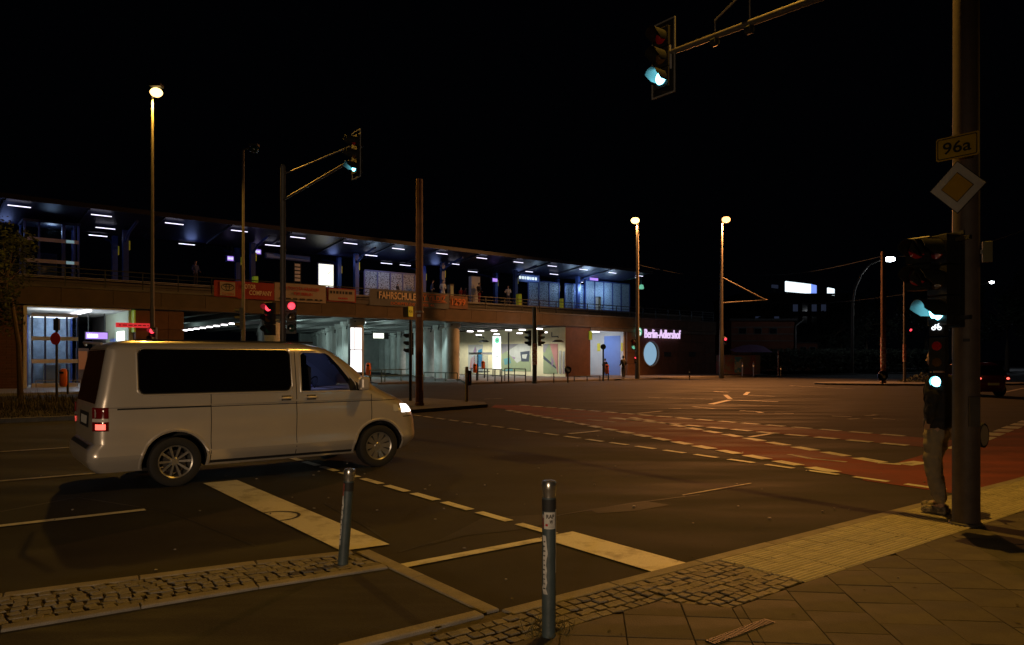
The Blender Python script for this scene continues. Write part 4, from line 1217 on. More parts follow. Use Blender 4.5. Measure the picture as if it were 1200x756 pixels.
# ---------------------------------------------------------------- the van
def tabf(tab):
    def f(x):
        if x <= tab[0][0]: return tab[0][1]
        for (x0, y0), (x1, y1) in zip(tab, tab[1:]):
            if x <= x1:
                t = (x - x0) / (x1 - x0); return y0 + (y1 - y0) * t
        return tab[-1][1]
    return f
vW = tabf([(.24, .84), (.30, .885), (.40, .948), (.46, .966), (.50, .960), (.56, .944), (.64, .944), (.76, .957), (.88, .964), (1.02, .950), (1.045, .944), (1.065, .942), (1.085, .952), (1.20, .945), (1.30, .932), (1.5, .902), (1.7, .868), (1.83, .842), (1.865, .82), (1.90, .775), (1.93, .70), (1.95, .60), (1.962, .44), (1.970, .22)])
vR = tabf([(.24, .08), (.30, .01), (.40, -.03), (.52, -.03), (.58, .0), (.62, .05), (.85, .05), (1.08, .06), (1.3, .105), (1.6, .16), (1.83, .205), (1.865, .23), (1.90, .27), (1.93, .35), (1.95, .45), (1.962, .65), (1.970, .95)])
vF = tabf([(.24, 4.72), (.30, 4.81), (.42, 4.88), (.55, 4.89), (.70, 4.88), (.84, 4.84), (.95, 4.76), (1.02, 4.67), (1.08, 4.56), (1.15, 4.40), (1.22, 4.24), (1.30, 4.12), (1.45, 3.93), (1.6, 3.74), (1.75, 3.54), (1.83, 3.42), (1.865, 3.34), (1.90, 3.22), (1.93, 3.08), (1.95, 2.9), (1.962, 2.65), (1.970, 2.3)])
vL = tabf([(.24, .50), (.9, .62), (1.1, .72), (1.3, .55), (1.6, .45), (1.85, .5), (1.97, .7)])
RR = .13
def side_y(x, z):
    Wd, xr, xf, Lf = vW(z), vR(z), vF(z), vL(z)
    if x > xf - Lf:
        t = min(1, (x - (xf - Lf)) / Lf)
        return Wd * (max(0, 1 - t ** 2.6)) ** (1 / 2.4)
    if x < xr + RR:
        t = min(1, max(0, (xr + RR - x) / RR))
        return Wd - RR + RR * math.sqrt(max(0, 1 - t * t))
    return Wd
def ring_pts(z):
    Wd, xr, xf, Lf = vW(z), vR(z), vF(z), vL(z)
    rr = min(RR, Wd * .6)
    h = []
    for i in range(5): h.append((xr, (Wd - rr) * i / 5))
    for i in range(7):
        a = PI / 2 * i / 6
        h.append((xr + rr - rr * math.cos(a), Wd - rr + rr * math.sin(a)))
    for i in range(1, 16): h.append((xr + rr + (xf - Lf - xr - rr) * i / 15, Wd))
    for i in range(1, 19):
        a = PI / 2 * i / 18
        t = math.sin(a) ** (2 / 2.6); y = Wd * math.cos(a) ** (2 / 2.4) if i < 18 else 0
        h.append((xf - Lf + Lf * t, y))
    full = h + [(x, -y) for x, y in h[-2:0:-1]]
    return [(x, y, z) for x, y in full]
zs = [.24, .27, .30, .35, .40, .44, .46, .48, .50, .55, .62, .70, .78, .86, .94, 1.02, 1.035, 1.045, 1.055, 1.065, 1.085, 1.12, 1.16, 1.20, 1.25, 1.30, 1.38, 1.46, 1.54, 1.62, 1.70, 1.77, 1.83, 1.85, 1.865, 1.885, 1.90, 1.915, 1.93, 1.942, 1.95, 1.957, 1.962, 1.966, 1.970]
rings = [ring_pts(z) for z in zs]
nR = len(rings[0])
vs = [p for r in rings for p in r]
fs = []
for k in range(len(zs) - 1):
    for i in range(nR):
        j = (i + 1) % nR
        fs.append((k * nR + i, k * nR + j, (k + 1) * nR + j, (k + 1) * nR + i))
fs += [tuple(range(nR - 1, -1, -1)), tuple(range((len(zs) - 1) * nR, len(zs) * nR))]
VB = 7.53
van = thing('silver_van', 'silver grey passenger van with dark rear glass and lit lamps, in the left road lane', 'van', ab(-3.5, VB), ROAD_ANG)
body = MB().add(vs, fs).build('body', M['van_paint'], van, fixn=True)
def boolcut(target, cutter):
    m = target.modifiers.new('b', 'BOOLEAN'); m.operation = 'DIFFERENCE'; m.solver = 'EXACT'; m.object = cutter
    try: m.material_mode = 'TRANSFER'
    except Exception: pass
    bake(target)
    bpy.data.objects.remove(cutter)
for x in (1.0, 4.0):
    for s_ in (-1, 1):
        c = MB().cyl((x, s_ * .60, .33), (x, s_ * 1.2, .33), .405, n=40).build('cutter', M['cabin'], van, fixn=True)
        boolcut(body, c)
DW = [(2.74, 1.23), (3.60, 1.23), (3.56, 1.32), (3.34, 1.60), (3.20, 1.755), (3.14, 1.79), (2.79, 1.80), (2.745, 1.76)]
CV = [(2.72, 1.20), (3.9, 1.245), (4.35, 1.285), (3.42, 1.84), (2.76, 1.84)]
c = MB(); c.add([(x, y, z) for y in (-.73, .73) for x, z in CV], [tuple(range(5)), tuple(range(9, 4, -1))] + [(i, (i + 1) % 5, 5 + (i + 1) % 5, 5 + i) for i in range(5)])
boolcut(body, c.build('cutter', M['cab_lining'], van, fixn=True))
c = MB()
c.add([(x, y, z) for y in (-1.3, 1.3) for x, z in DW], [tuple(range(8)), tuple(range(15, 7, -1))] + [(i, (i + 1) % 8, 8 + (i + 1) % 8, 8 + i) for i in range(8)])
boolcut(body, c.build('cutter', M['cabin'], van, fixn=True))
body.data.polygons.foreach_set('use_smooth', [True] * len(body.data.polygons)); body.data.set_sharp_from_angle(angle=R(24))
def patch(name, x0, x1, fb, ft, off, m, parent=van, side=-1, nx=24, nz=8, thick=.0):
    vs = []; fs = []
    for i in range(nx + 1):
        x = x0 + (x1 - x0) * i / nx
        b, t = fb(x), ft(x)
        for j in range(nz + 1):
            z = b + (t - b) * j / nz
            vs.append((x, side * (side_y(x, z) + off), z))
    for i in range(nx):
        for j in range(nz):
            a = i * (nz + 1) + j
            fs.append((a, a + nz + 1, a + nz + 2, a + 1))
    return MB().add(vs, fs).build(name, M[m], parent, True, fixn=True)
def rounded(x0, x1, z, r, up):
    def f(x):
        d = min(x - x0, x1 - x)
        if d >= r: return z
        k = r - math.sqrt(max(0, r * r - (r - d) ** 2))
        return z + (k if up else -k)
    return f
for sd in (-1, 1):
    gl_ = patch('rear_side_glass', .56, 2.57, rounded(.56, 2.57, 1.255, .07, True), rounded(.56, 2.57, 1.835, .07, False), .004, 'van_glass', side=sd, nx=60)
    patch('glass_seal', .545, 2.585, rounded(.545, 2.585, 1.24, .08, True), rounded(.545, 2.585, 1.85, .08, False), .002, 'van_seam', gl_, sd, 60)
    # pressed lip round the long side window and the door window, painted like the body
    lo, hi = rounded(.535, 2.60, 1.228, .09, True), rounded(.535, 2.60, 1.862, .09, False)
    xs_ = [.537, .545, .565, .60] + [.7 + i * .15 for i in range(13)] + [2.54, 2.57, 2.59, 2.598]
    loop = [(x, lo(x)) for x in xs_] + [(x, hi(x)) for x in xs_[::-1]]
    MB().tube([(x, sd * (side_y(x, z) + .001), z) for x, z in loop + loop[:1]], .011, 6).build('window_lip', M['van_paint'], van, True)
    loop = [(2.72, 1.215), (3.0, 1.212), (3.3, 1.212), (3.62, 1.212), (3.59, 1.34), (3.47, 1.49), (3.36, 1.62), (3.22, 1.775), (3.15, 1.815), (2.95, 1.825), (2.78, 1.828), (2.725, 1.78), (2.72, 1.5), (2.72, 1.215)]
    MB().tube([(x, sd * (side_y(x, z) + .001), z) for x, z in loop], .009, 6).build('window_lip', M['van_paint'], van, True)
    zt_ = tabf([(2.74, 1.77), (2.79, 1.80), (3.14, 1.79), (3.20, 1.755), (3.34, 1.60), (3.56, 1.32), (3.60, 1.24)])
    patch('cab_side_glass', 2.75, 3.595, lambda x: 1.232, lambda x: max(1.233, zt_(x) - .003), -.006, 'cab_glass', side=sd, nx=30)
    # opaque corner behind the mirror
    patch('quarter_panel', 3.50, 3.80, lambda x: 1.215, lambda x: max(1.22, 1.42 - (x - 3.50) * .62), .003, 'van_seam', side=sd, nx=10)
    for x, z0, z1 in ((1.45, .30, 1.24), (2.655, .30, 1.86), (3.86, .72, 1.16)):
        patch('door_gap', x - .005, x + .005, lambda q: z0, lambda q: z1, .0015, 'van_seam', side=sd, nx=1, nz=26)
    patch('door_rail', .30, 1.45, lambda q: 1.047, lambda q: 1.067, .003, 'van_seam', side=sd, nx=16, nz=1)
    patch('belt_gap', 1.45, 4.40, lambda q: 1.048, lambda q: 1.058, .0025, 'van_seam', side=sd, nx=40, nz=1)
    patch('sill_trim', 1.43, 3.56, lambda q: .27, lambda q: .31, .004, 'van_trim', side=sd, nx=20, nz=2)
    patch('fuel_flap', 2.70, 2.86, lambda q: .80, lambda q: .96, .0012, 'van_paint', side=sd, nx=3, nz=3) if sd > 0 else None
    for hx in (2.50, 2.88):
        h = MB().tube([(hx - .085, sd * .955, 1.135), (hx - .06, sd * .985, 1.137), (hx + .06, sd * .985, 1.137), (hx + .085, sd * .955, 1.135)], [.012, .017, .017, .012], 8).build('door_handle', M['van_paint'], van, True)
        patch('handle_cup', hx - .07, hx + .07, lambda q: 1.10, lambda q: 1.17, .001, 'van_seam', h, sd, 4, 2)
    patch('tail_lamp_upper', .035, .20, lambda q: .945, lambda q: 1.085, .006, 'tail_dark', side=sd, nx=8, nz=5)
    patch('tail_lamp_middle', .035, .20, lambda q: .905, lambda q: .943, .006, 'plate', side=sd, nx=8, nz=2)
    tl = patch('tail_lamp_lower', .035, .20, lambda q: .785, lambda q: .903, .006, 'tail_dark', side=sd, nx=8, nz=5)
    patch('lit_bulb', .05, .165, lambda q: .805, lambda q: .875, .009, 'tail_lit', tl, sd, 8, 4)
    patch('lit_bulb', .06, .13, lambda q: .985, lambda q: 1.02, .009, mat('tail_glow', (.3, .01, .01), .3, emit=(1, .05, .03), estr=.5), tl, sd, 6, 3) if False else None
    patch('headlamp', 4.40, 4.66, lambda q: .85, lambda q: .985 - (q - 4.40) * .12, .004, 'head_lit', side=sd, nx=14, nz=6)
    patch('indicator', 4.24, 4.335, lambda q: .87, lambda q: .98, .004, 'plate', side=sd, nx=4, nz=3)
    patch('bumper_gap', 4.42, 4.80, lambda q: .775, lambda q: .785, .002, 'van_seam', side=sd, nx=10, nz=1)
    # arch lips
    for x in (1.0, 4.0):
        pts = []
        for k in range(25):
            a = R(-8 + 196 * k / 24); px_, pz_ = x + .428 * math.cos(a), .33 + .428 * math.sin(a)
            pts.append((px_, sd * (side_y(px_, max(.26, pz_)) - .006), pz_))
        MB().tube(pts, .022, 8).build('arch_lip', M['van_paint'], van, True)
    # mirror
    mr = MB().obox((3.66, sd * 1.10, 1.33), (.075, .11, .105), sd * .2).build('mirror', M['van_paint'], van)
    bm_ = mr.modifiers.new('bevel', 'BEVEL'); bm_.width = .045; bm_.segments = 3; bake(mr)
    MB().obox((3.70, sd * .97, 1.26), (.03, .07, .025), 0).build('mirror_arm', M['van_trim'], mr)
# windscreen, rear glass, plate, bumper insert: faces across the body
def across(name, x_of, y_of, z0, z1, off, m, nz=10, ny=16, parent=van):
    vs = []; fs = []
    for j in range(nz + 1):
        z = z0 + (z1 - z0) * j / nz; yw = y_of(z)
        for i in range(ny + 1):
            y = -yw + 2 * yw * i / ny
            vs.append((x_of(y, z) + off, y, z))
    for j in range(nz):
        for i in range(ny):
            a = j * (ny + 1) + i; fs.append((a, a + 1, a + ny + 2, a + ny + 1))
    return MB().add(vs, fs).build(name, M[m], parent, True, fixn=True)
def front_x(y, z):
    Wd, xf, Lf = vW(z), vF(z), vL(z)
    t = max(0, 1 - (min(abs(y) / Wd, 1)) ** 2.4) ** (1 / 2.6)
    return xf - Lf + Lf * t
across('windscreen', front_x, lambda z: .735, 1.27, 1.83, -.006, 'cab_glass')
across('grille', front_x, lambda z: .42, .80, .93, .004, 'van_trim')
across('number_plate', front_x, lambda z: .26, .42, .53, .006, 'plate', 2, 4)
rg = across('rear_glass', lambda y, z: vR(z), lambda z: vW(z) - .135, 1.13, 1.84, -.004, 'van_glass')
across('number_plate', lambda y, z: vR(z), lambda z: .26, .84, .95, -.006, 'plate', 2, 4)
across('tailgate_recess', lambda y, z: vR(z), lambda z: .40, .80, 1.0, -.003, 'van_trim', 2, 4)
across('bumper_step', lambda y, z: vR(z), lambda z: .72, .555, .60, -.012, 'van_trim', 2, 4)
MB().tube([(.16, -.70, 1.90), (.05, 0, 1.93), (.16, .70, 1.90)], .018, 6).build('roof_spoiler', M['van_paint'], van, True)
MB().tube([(.55, -.70, 1.955), (3.0, -.70, 1.952)], .012, 6).build('roof_channel', M['van_seam'], van)
# cab fittings seen through the door glass
for y in (-.42, .42):
    MB().cbox(2.80, 3.0, y - .22, y + .22, 1.20, 1.62, .05).cbox(2.84, 2.96, y - .13, y + .13, 1.62, 1.78, .03).build('cab_seat', M['seat'], van)
MB().lathe([(.19, -.012), (.205, 0), (.19, .012), (.175, 0)], 24, Matrix.Translation((3.42, .42, 1.24)) @ Matrix.Rotation(R(-62), 4, 'Y'), True).build('steering_wheel', M['cabin'], van)
MB().tube([(3.62, .0, 1.62), (3.56, .0, 1.70)], .03, 6).build('rear_view_mirror', M['cabin'], van)
# wheels
def wheel(x, sd, wide, steer=0.0):
    wv = thing('wheel', None, None)
    wv.parent = van; wv.location = (x, sd * .84, .33); wv.rotation_euler = (0, 0, steer)
    T = Matrix.Rotation(-sd * PI / 2 + PI, 4, 'X')  # local +Z points outward
    T = Matrix.Rotation(PI / 2 if sd < 0 else -PI / 2, 4, 'X')
    MB().lathe([(.205, -.10), (.30, -.11), (.325, -.095), (.332, -.05), (.332, .05), (.325, .095), (.30, .108), (.235, .10), (.220, .09), (.205, .0)], 48, T, True).build('tyre', M['rubber'], wv, True)
    rm = MB()
    rm.lathe([(.185, -.08), (.195, .0), (.202, .085), (.217, .094), (.221, .086), (.212, .0), (.205, -.08)], 48, T, True)
    rm.lathe([(.01, .050), (.045, .050), (.055, .042), (.06, .02), (.01, .02)], 24, T)
    n_ = 10
    for k in range(n_):
        a = 2 * PI * k / n_
        A = T @ Matrix.Rotation(a, 4, 'Z')
        w0, w1 = (.011, .017) if not wide else (.020, .046)
        rm.add([A @ Vector(p) for p in ((.045, -w0, .045), (.045, w0, .045), (.204, w1, .078), (.204, -w1, .078), (.045, -w0, .020), (.045, w0, .020), (.204, w1, .050), (.204, -w1, .050))],
               [(0, 1, 2, 3), (4, 7, 6, 5), (0, 4, 5, 1), (1, 5, 6, 2), (2, 6, 7, 3), (3, 7, 4, 0)])
    rm.build('rim', M['alloy'], wv, True, 30)
    MB().lathe([(.01, .0), (.15, .0), (.15, -.02), (.01, -.02)], 24, T).build('brake_disc', M['brake'], wv)
    return wv
for x, sd, wd in ((1.0, -1, False), (4.0, -1, True), (1.0, 1, False), (4.0, 1, True)): wheel(x, sd, wd)
# the beams the lit lamps throw
vl = Matrix.Translation(ab(-3.5, VB)) @ Matrix.Rotation(ROAD_ANG, 4, 'Z')
for y in (-.7, .7):
    l = lamp('van_headlight', vl @ Vector((4.95, y, .86)), 12, (1, .93, .85), 'SPOT', .06, spot=50, aim=vl @ Vector((12, y, .1)))

# ---------------------------------------------------------------- traffic signals
def signal(label, loc, normal_deg, lit, off=('lens_off_red', 'lens_off_yellow', 'lens_off_green'), D=.20, pitch=.29, board=False, n=3, name='traffic_signal', group=None, litmat=None, border=False):
    t = thing(name, label, 'traffic light', loc, R(normal_deg - 270), group)
    w_ = D * .66; H = pitch * n / 2
    hb = MB()
    for k in range(n):
        zc = (n - 1) * pitch / 2 - k * pitch
        hb.cbox(-w_, w_, -.05, .10, zc - pitch / 2 + .004, zc + pitch / 2 - .004, .012)
    hb.build('housing', M['black_plastic'], t)
    if board:
        b = MB().box(-w_ - .085, w_ + .085, .01, .025, -H - .10, H + .10).build('backboard', M['black_plastic'], t)
        for x0, x1, z0, z1 in ((-w_ - .085, -w_ - .065, -H - .10, H + .10), (w_ + .065, w_ + .085, -H - .10, H + .10), (-w_ - .064, w_ + .064, H + .08, H + .10), (-w_ - .064, w_ + .064, -H - .10, -H - .08)):
            MB().box(x0, x1, -.004, .0095, z0, z1).build('white_edge', M['signal_border'], b)
    for k in range(n):
        zc = (n - 1) * pitch / 2 - k * pitch
        m = (litmat or ('lens_green' if k == n - 1 else 'lens_red')) if k in lit else off[k]
        T = Matrix.Translation((0, -.052, zc)) @ Matrix.Rotation(PI / 2, 4, 'X')
        ln = MB().lathe([(D * .48, 0), (D * .46, .008), (D * .25, .02), (.004, .026)], 24, T).build('lens', M[m], t, True)
        # hood: a tube open below
        vs = []; fs = []; q = 18
        for r in (D * .54, D * .51):
            for i in range(q + 1):
                a = R(-30 + 240 * i / q)
                l_ = (.03 + .19 * min(1, max(0, math.sin(a) * .9 + .85))) * D / .2
                for yy in (-.05, -.05 - l_): vs.append((r * math.cos(a), yy, zc + r * math.sin(a)))
        m_ = 2 * (q + 1)
        for i in range(q):
            a = 2 * i
            fs += [(a, a + 2, a + 3, a + 1), (m_ + a, m_ + a + 1, m_ + a + 3, m_ + a + 2), (a + 1, a + 3, m_ + a + 3, m_ + a + 1)]
        MB().add(vs, fs).build('hood', M['visor'], t, True)
    return t
# big mast on the right
PB = Vector((4.59, 7.47, 0))
mast = thing('signal_mast', 'thick brown signal mast standing on the right pavement corner, cut by the picture top', 'mast', (PB.x, PB.y, .03))
MB().tube([(0, 0, 0), (0, 0, 3), (0, 0, 6), (0, 0, 10.0)], [.125, .122, .115, .095], 28).build('pole', M['big_pole'], mast, True)
MB().lathe([(.155, 0), (.15, .02), (.135, .03)], 28).build('foot_collar', M['pole_paint'], mast, True)
MB().cbox(-.05, .05, -.145, -.11, 1.0, 1.30, .008).build('hatch', M['pole_paint'], mast) 
armtip = V * 3.85
mb = MB().tube([(0, 0, 5.86), armtip * .5 + Vector((0, 0, 5.96)), armtip + Vector((0, 0, 6.04))], [.05, .045, .038], 12)
mb.build('signal_arm', M['pole_paint'], mast, True)
stay0 = armtip * .80
mb = MB().tube([stay0 + Vector((0, 0, 6.08)), stay0 + Vector((0, 0, 6.22)), Vector((0, 0, 7.6))], .012, 8)
mb.tube([armtip * .66 + Vector((0, 0, 6.02)), armtip * .66 + Vector((0, 0, 6.48))], .010, 6)
mb.lathe([(.05, 0), (.05, .06)], 12, Matrix.Translation(armtip * .66 + Vector((0, 0, 6.45))))
mb.build('stay_rod', M['galvanised'], mast, True)
for f in (.80, .66, .0):
    MB().cyl(armtip * f + Vector((0, 0, 5.86 + .18 * f - .07)) - V * .03, armtip * f + Vector((0, 0, 5.86 + .18 * f - .07)) + V * .05, .06, n=10).build('clamp', M['rail_dark'], mast)
lampdir = L1 - Vector((PB.x, PB.y, 0)); lampdir.z = 0
MB().tube([(0, 0, 9.7), (0, 0, 10.0), lampdir * .3 + Vector((0, 0, 10.2)), lampdir * .92 + Vector((0, 0, 10.23))], .035, 10).build('lamp_arm', M['pole_paint'], mast, True)
a_ = math.atan2(lampdir.y, lampdir.x)
lh = MB().obox(lampdir * 1.0 + Vector((0, 0, 10.18)), (.34, .14, .06), a_).build('lamp_head', M['pole_paint'], mast)
MB().obox(lampdir * 1.0 + Vector((0, 0, 10.105)), (.22, .10, .012), a_).build('lamp_lens', M['sodium_lens'], lh)
NU = math.degrees(math.atan2(-U.y, -U.x))
tip = PB + armtip
signal('signal head hanging at the end of the overhead arm, green light lit', tip + Vector((0, 0, 6.02)) + V * .12 - U * .02, NU, (2,), board=True, off=('lens_off_red', 'lens_off_yellow', 'lens_off_green'))
d = thing('head_bracket', 'galvanised clamp holding the overhead signal head to the arm end', 'bracket', tip + Vector((0, 0, 5.95)))
MB().box(-.02, .02, -.03, .03, -.12, .22).box(-.05, .05, -.02, .02, .06, .10).box(-.05, .05, -.02, .02, -.06, -.02).build('clamp', M['galvanised'], d)
s3 = signal('three light signal head on the left side of the big mast, green light lit', Vector(((1103 - 600) / 866 * 7.3, 7.3, 2.48)), 190, (2,), board=False, pitch=.30)
for z in (.36, -.40): MB().box(.14, .32, .03, .06, z, z + .04).build('bracket', M['black_plastic'], s3)
MB().box(-.16, .17, .101, .115, -.47, .47).build('backboard', M['black_plastic'], s3)
s4 = signal('second dark signal head facing away to the left beside the big mast', Vector(((1078 - 600) / 866 * 7.45, 7.45, 2.66)), 215, (), D=.18, pitch=.27, n=2, off=('lens_off_red', 'lens_off_red'))
# cycle signal below it
cy = thing('cycle_signal', 'narrow cycle signal under the big signal head with a white bicycle symbol', 'traffic light', Vector(((1099 - 600) / 866 * 7.3, 7.3, 1.76)), R(222 - 270))
for k, z in enumerate((.26, .07, -.09, -.28)):
    MB().cbox(-.07, .07, -.03, .08, z - .085, z + .085, .008).build('housing', M['black_plastic'], cy)
def disc(name, x, y, z, r, m, parent): return MB().lathe([(r, 0), (r * .9, .006), (.003, .012)], 18, Matrix.Translation((x, y, z)) @ Matrix.Rotation(PI / 2, 4, 'X')).build(name, M[m], parent, True)
disc('lens', 0, -.031, .07, .045, 'lens_off_red', cy)
disc('lens', 0, -.031, -.09, .045, 'lens_off_yellow', cy)
disc('lens', 0, -.034, -.28, .050, 'lens_green', cy)
bk = MB()
for x in (-.026, .026): bk.lathe([(.019, 0), (.019, .004), (.013, .004), (.013, 0)], 14, Matrix.Translation((x, -.034, .245)) @ Matrix.Rotation(PI / 2, 4, 'X'), True)
bk.tube([(-.026, -.036, .245), (-.012, -.036, .278), (.016, -.036, .278), (0, -.036, .247), (-.012, -.036, .278)], .0035, 5)
bk.tube([(.026, -.036, .245), (.014, -.036, .288), (.024, -.036, .290)], .0035, 5)
bk.build('bicycle_symbol', M['bike_light'], cy)
vs = []; fs = []; q = 12
for r in (.056, .052):
    for i in range(q + 1):
        a = R(-40 + 260 * i / q)
        for yy in (-.03, -.03 - .05): vs.append((r * math.cos(a), yy, -.28 + r * math.sin(a)))
m_ = 2 * (q + 1)
for i in range(q):
    a = 2 * i; fs += [(a, a + 2, a + 3, a + 1), (m_ + a, m_ + a + 1, m_ + a + 3, m_ + a + 2), (a + 1, a + 3, m_ + a + 3, m_ + a + 1)]
MB().add(vs, fs).build('hood', M['visor'], cy, True)
# signs on the mast
def on_mast(name, label, px, py, cat='sign', back=.18):
    d0 = 7.30
    p = vp(px, py, d0)
    return thing(name, label, cat, p, R(NU - 270))
def rrect(w_, h, r, k=5):
    pts = []
    for cx_, cz_, a0 in ((w_ - r, h - r, 0), (-w_ + r, h - r, 90), (-w_ + r, -h + r, 180), (w_ - r, -h + r, 270)):
        for i in range(k + 1):
            a = R(a0 + 90 * i / k); pts.append((cx_ + r * math.cos(a), cz_ + r * math.sin(a)))
    return pts
FR = Matrix.Rotation(PI / 2, 4, 'X')
def plate(name, pts, y0, y1, m, parent):
    return MB().add([(x, y0, z) for x, z in pts] + [(x, y1, z) for x, z in pts],
                    [tuple(range(len(pts))), tuple(range(2 * len(pts) - 1, len(pts) - 1, -1))] + [(i, (i + 1) % len(pts), len(pts) + (i + 1) % len(pts), len(pts) + i) for i in range(len(pts))]).build(name, M[m], parent, fixn=True)
t = on_mast('road_number_sign', 'yellow road number plate reading 96a at the top of the mast', 1121.5, 172)
plate('plate', rrect(.195, .115, .022), 0, .006, 'sign_yellow', t)
o_, i_ = rrect(.182, .102, .018), rrect(.173, .093, .014)
MB().add([(x, -.002, z) for x, z in o_ + i_], [(k, (k + 1) % len(o_), len(o_) + (k + 1) % len(o_), len(o_) + k) for k in range(len(o_))]).build('border', M['sign_black'], t)
text_fit('number', '96a', -.130, .130, -.058, .062, -.003, M['sign_black'], t, .001, .012)
MB().box(-.08, .08, .008, .05, -.02, .02).build('clamp', M['galvanised'], t)
t = on_mast('priority_sign', 'white edged yellow diamond priority sign on the big mast', 1122, 219.5)
dm = lambda r: [(r, 0), (0, r), (-r, 0), (0, -r)]
plate('plate', dm(.262), 0, .006, 'sign_black', t)
plate('white_field', dm(.252), -.003, -.0005, 'sign_white', t)
plate('yellow_field', dm(.150), -.006, -.0035, 'sign_black', t)
plate('yellow_field', dm(.142), -.009, -.0065, 'sign_orange', t)
MB().box(-.06, .06, .008, .06, -.03, .03).build('clamp', M['galvanised'], t)
t = thing('small_plate', 'small dull yellow plate sticking out on the right side of the big mast', 'sign', vp(1157, 295, 7.45), R(-15))
MB().cbox(-.045, .045, -.01, .01, -.105, .105, .004).build('plate', M['dark_olive'], t); MB().box(-.12, -.045, -.006, .006, -.02, .02).build('clamp', M['galvanised'], t)
t = thing('sticker', 'worn sticker on the big mast below the signals', 'sticker', (PB.x - .066, PB.y - .112, 1.89), R(-30))
MB().box(-.03, .03, -.002, .0, -.015, .015).build('print', M['ink'], t)

# left mast with arm and signals
LP = Vector((-6.26, 20.2, 0))
tip2 = Vector((-3.5, 16.6, 6.3))
m2 = thing('signal_mast', 'slim signal mast with bracket arm behind the van, left of the picture', 'mast', LP)
MB().tube([(0, 0, 0), (0, 0, 6.95)], [.085, .07], 14).build('pole', M['pole_paint'], m2, True)
MB().sphere((0, 0, 6.96), .075, 10, 6).build('cap', M['pole_paint'], m2)
dv = (tip2 - LP); dv.z = 0
MB().tube([(0, 0, 6.75), dv * .93 + Vector((0, 0, 6.55))], .018, 8).build('signal_arm', M['galvanised'], m2)
MB().tube([(0, 0, 6.05), dv * .93 + Vector((0, 0, 6.22))], .035, 8).build('signal_arm', M['pole_paint'], m2)
signal('signal head at the end of the left bracket arm, green light lit', tip2, NU, (2,), board=True)
signal('red lit signal head on the left side of the slim mast behind the van', LP + Vector((-.34, -.1, 2.80)), 252, (0,), n=3, pitch=.30)
signal('red lit signal head on the right side of the slim mast behind the van', LP + Vector((.26, -.1, 2.84)), 288, (0,), n=3, pitch=.30)
lamp('red_glow', LP + Vector((.3, -.5, 3.15)), .8, (1, .05, .05), 'POINT', .05)
p = vp(179, 393, 27.4)
signal('red lit signal head on the tall street lamp above the van roof', p + Vector((0, 0, -.12)), 268, (0,), n=3, pitch=.28)
lamp('red_glow', p + Vector((0, -.5, .1)), .6, (1, .05, .05), 'POINT', .05)
signal('unlit signal head on the thin unlit street lamp behind the van', vp(282, 373, 34), 200, (), n=3, pitch=.33)

# ---------------------------------------------------------------- street lamps, masts, posts
def aimed(lp, ty): return (lp.x * .75, lp.y - ty, 0)
def streetlamp(label, px, py_top, py_base, wpx, side, m='pole_paint', lens='sodium_lens', base_z=.12, d=None, head=(.34, .15), armlen=.35, lr=.30, group='tall street lamps round the crossing'):
    d = d or (CAMH - base_z) * F / (py_base - HZ)
    b = Vector(((px - CX) / F * d, d, base_z))
    H = CAMH + (HZ - py_top) / F * d - base_z
    t = thing('street_lamp', label, 'street lamp', b, 0, group)
    r = wpx * d / F / 2
    MB().tube([(0, 0, 0), (0, 0, H * .3), (0, 0, H * .31), (0, 0, H)], [r * 1.35, r * 1.2, r, r * .7], 12).build('pole', M[m], t, True)
    MB().tube([(0, 0, H), (side * armlen, -.1, H + .08)], .04, 8).build('arm', M[m], t)
    h = MB().obox((side * (armlen + .2), -.1, H + .20), (.22, head[1], .05)).build('lamp_head', M['rail_dark'], t)
    MB().sphere((side * (armlen + .2), -.1, H + (.0 if lens == 'lens_off_green' else -.05)), lr if lens != 'lens_off_green' else .2, 14, 10, (1.15, 1, .85)).build('lamp_lens', M[lens], h, True)
    return t, b + Vector((side * (armlen + .2), -.15, H - .36))
t, lp = streetlamp('tall lit street lamp with golden light, left above the van', 178.5, 108, 473.5, 4.2, 1, 'pole_paint', base_z=.1, d=28, armlen=.0, lr=.2)
lamp('street_light_left', lp, 1700, SODIUM, 'SPOT', .15, spot=165, blend=.2)
t, lp = streetlamp('lit street lamp at the right end of the platform, before the station wall', 747, 258, 444, 4.2, -1, 'pole_paint', armlen=.0)
lamp('street_light_station', lp, 1700, (1.0, .46, .13), 'SPOT', .15, spot=165, blend=.3, aim=aimed(lp, 2))
t, lp = streetlamp('lit street lamp with orange light and a side bracket, right of the station wall', 845.5, 257, 443.5, 4.2, 1, 'pole_paint', 'orange_lens', armlen=.15)
lamp('street_light_orange', lp, 21000, (1.0, .37, .10), 'SPOT', .15, spot=158, blend=.5, aim=aimed(lp, 7))
signal('tiny red light on the orange lamp post far beyond the crossing', vp(850, 400, lp.y - .6), 262, (0,), n=2, pitch=.34, D=.22)
signal('tiny pair of red lights far behind the slim yellowish mast', vp(1067, 391, 70), 255, (0,), n=3, pitch=.34, D=.24)
bb = t
d_ = t.location.y
def rel(px, py): q = vp(px, py, d_) - t.location; return (q.x, q.y, q.z)
MB().tube([rel(846, 325), rel(897, 351.5)], .06, 8).build('side_bracket', M['pole_paint'], bb)
MB().tube([rel(846, 355), rel(899, 351.5)], .06, 8).build('side_bracket', M['pole_paint'], bb)
t, lp = streetlamp('thin unlit street lamp between the lit lamp and the signal mast', 285, 176, 462, 4.0, 1, 'pole_paint', 'lens_off_green', base_z=.1, d=35.5, head=(.4, .15))
t.children[0].name
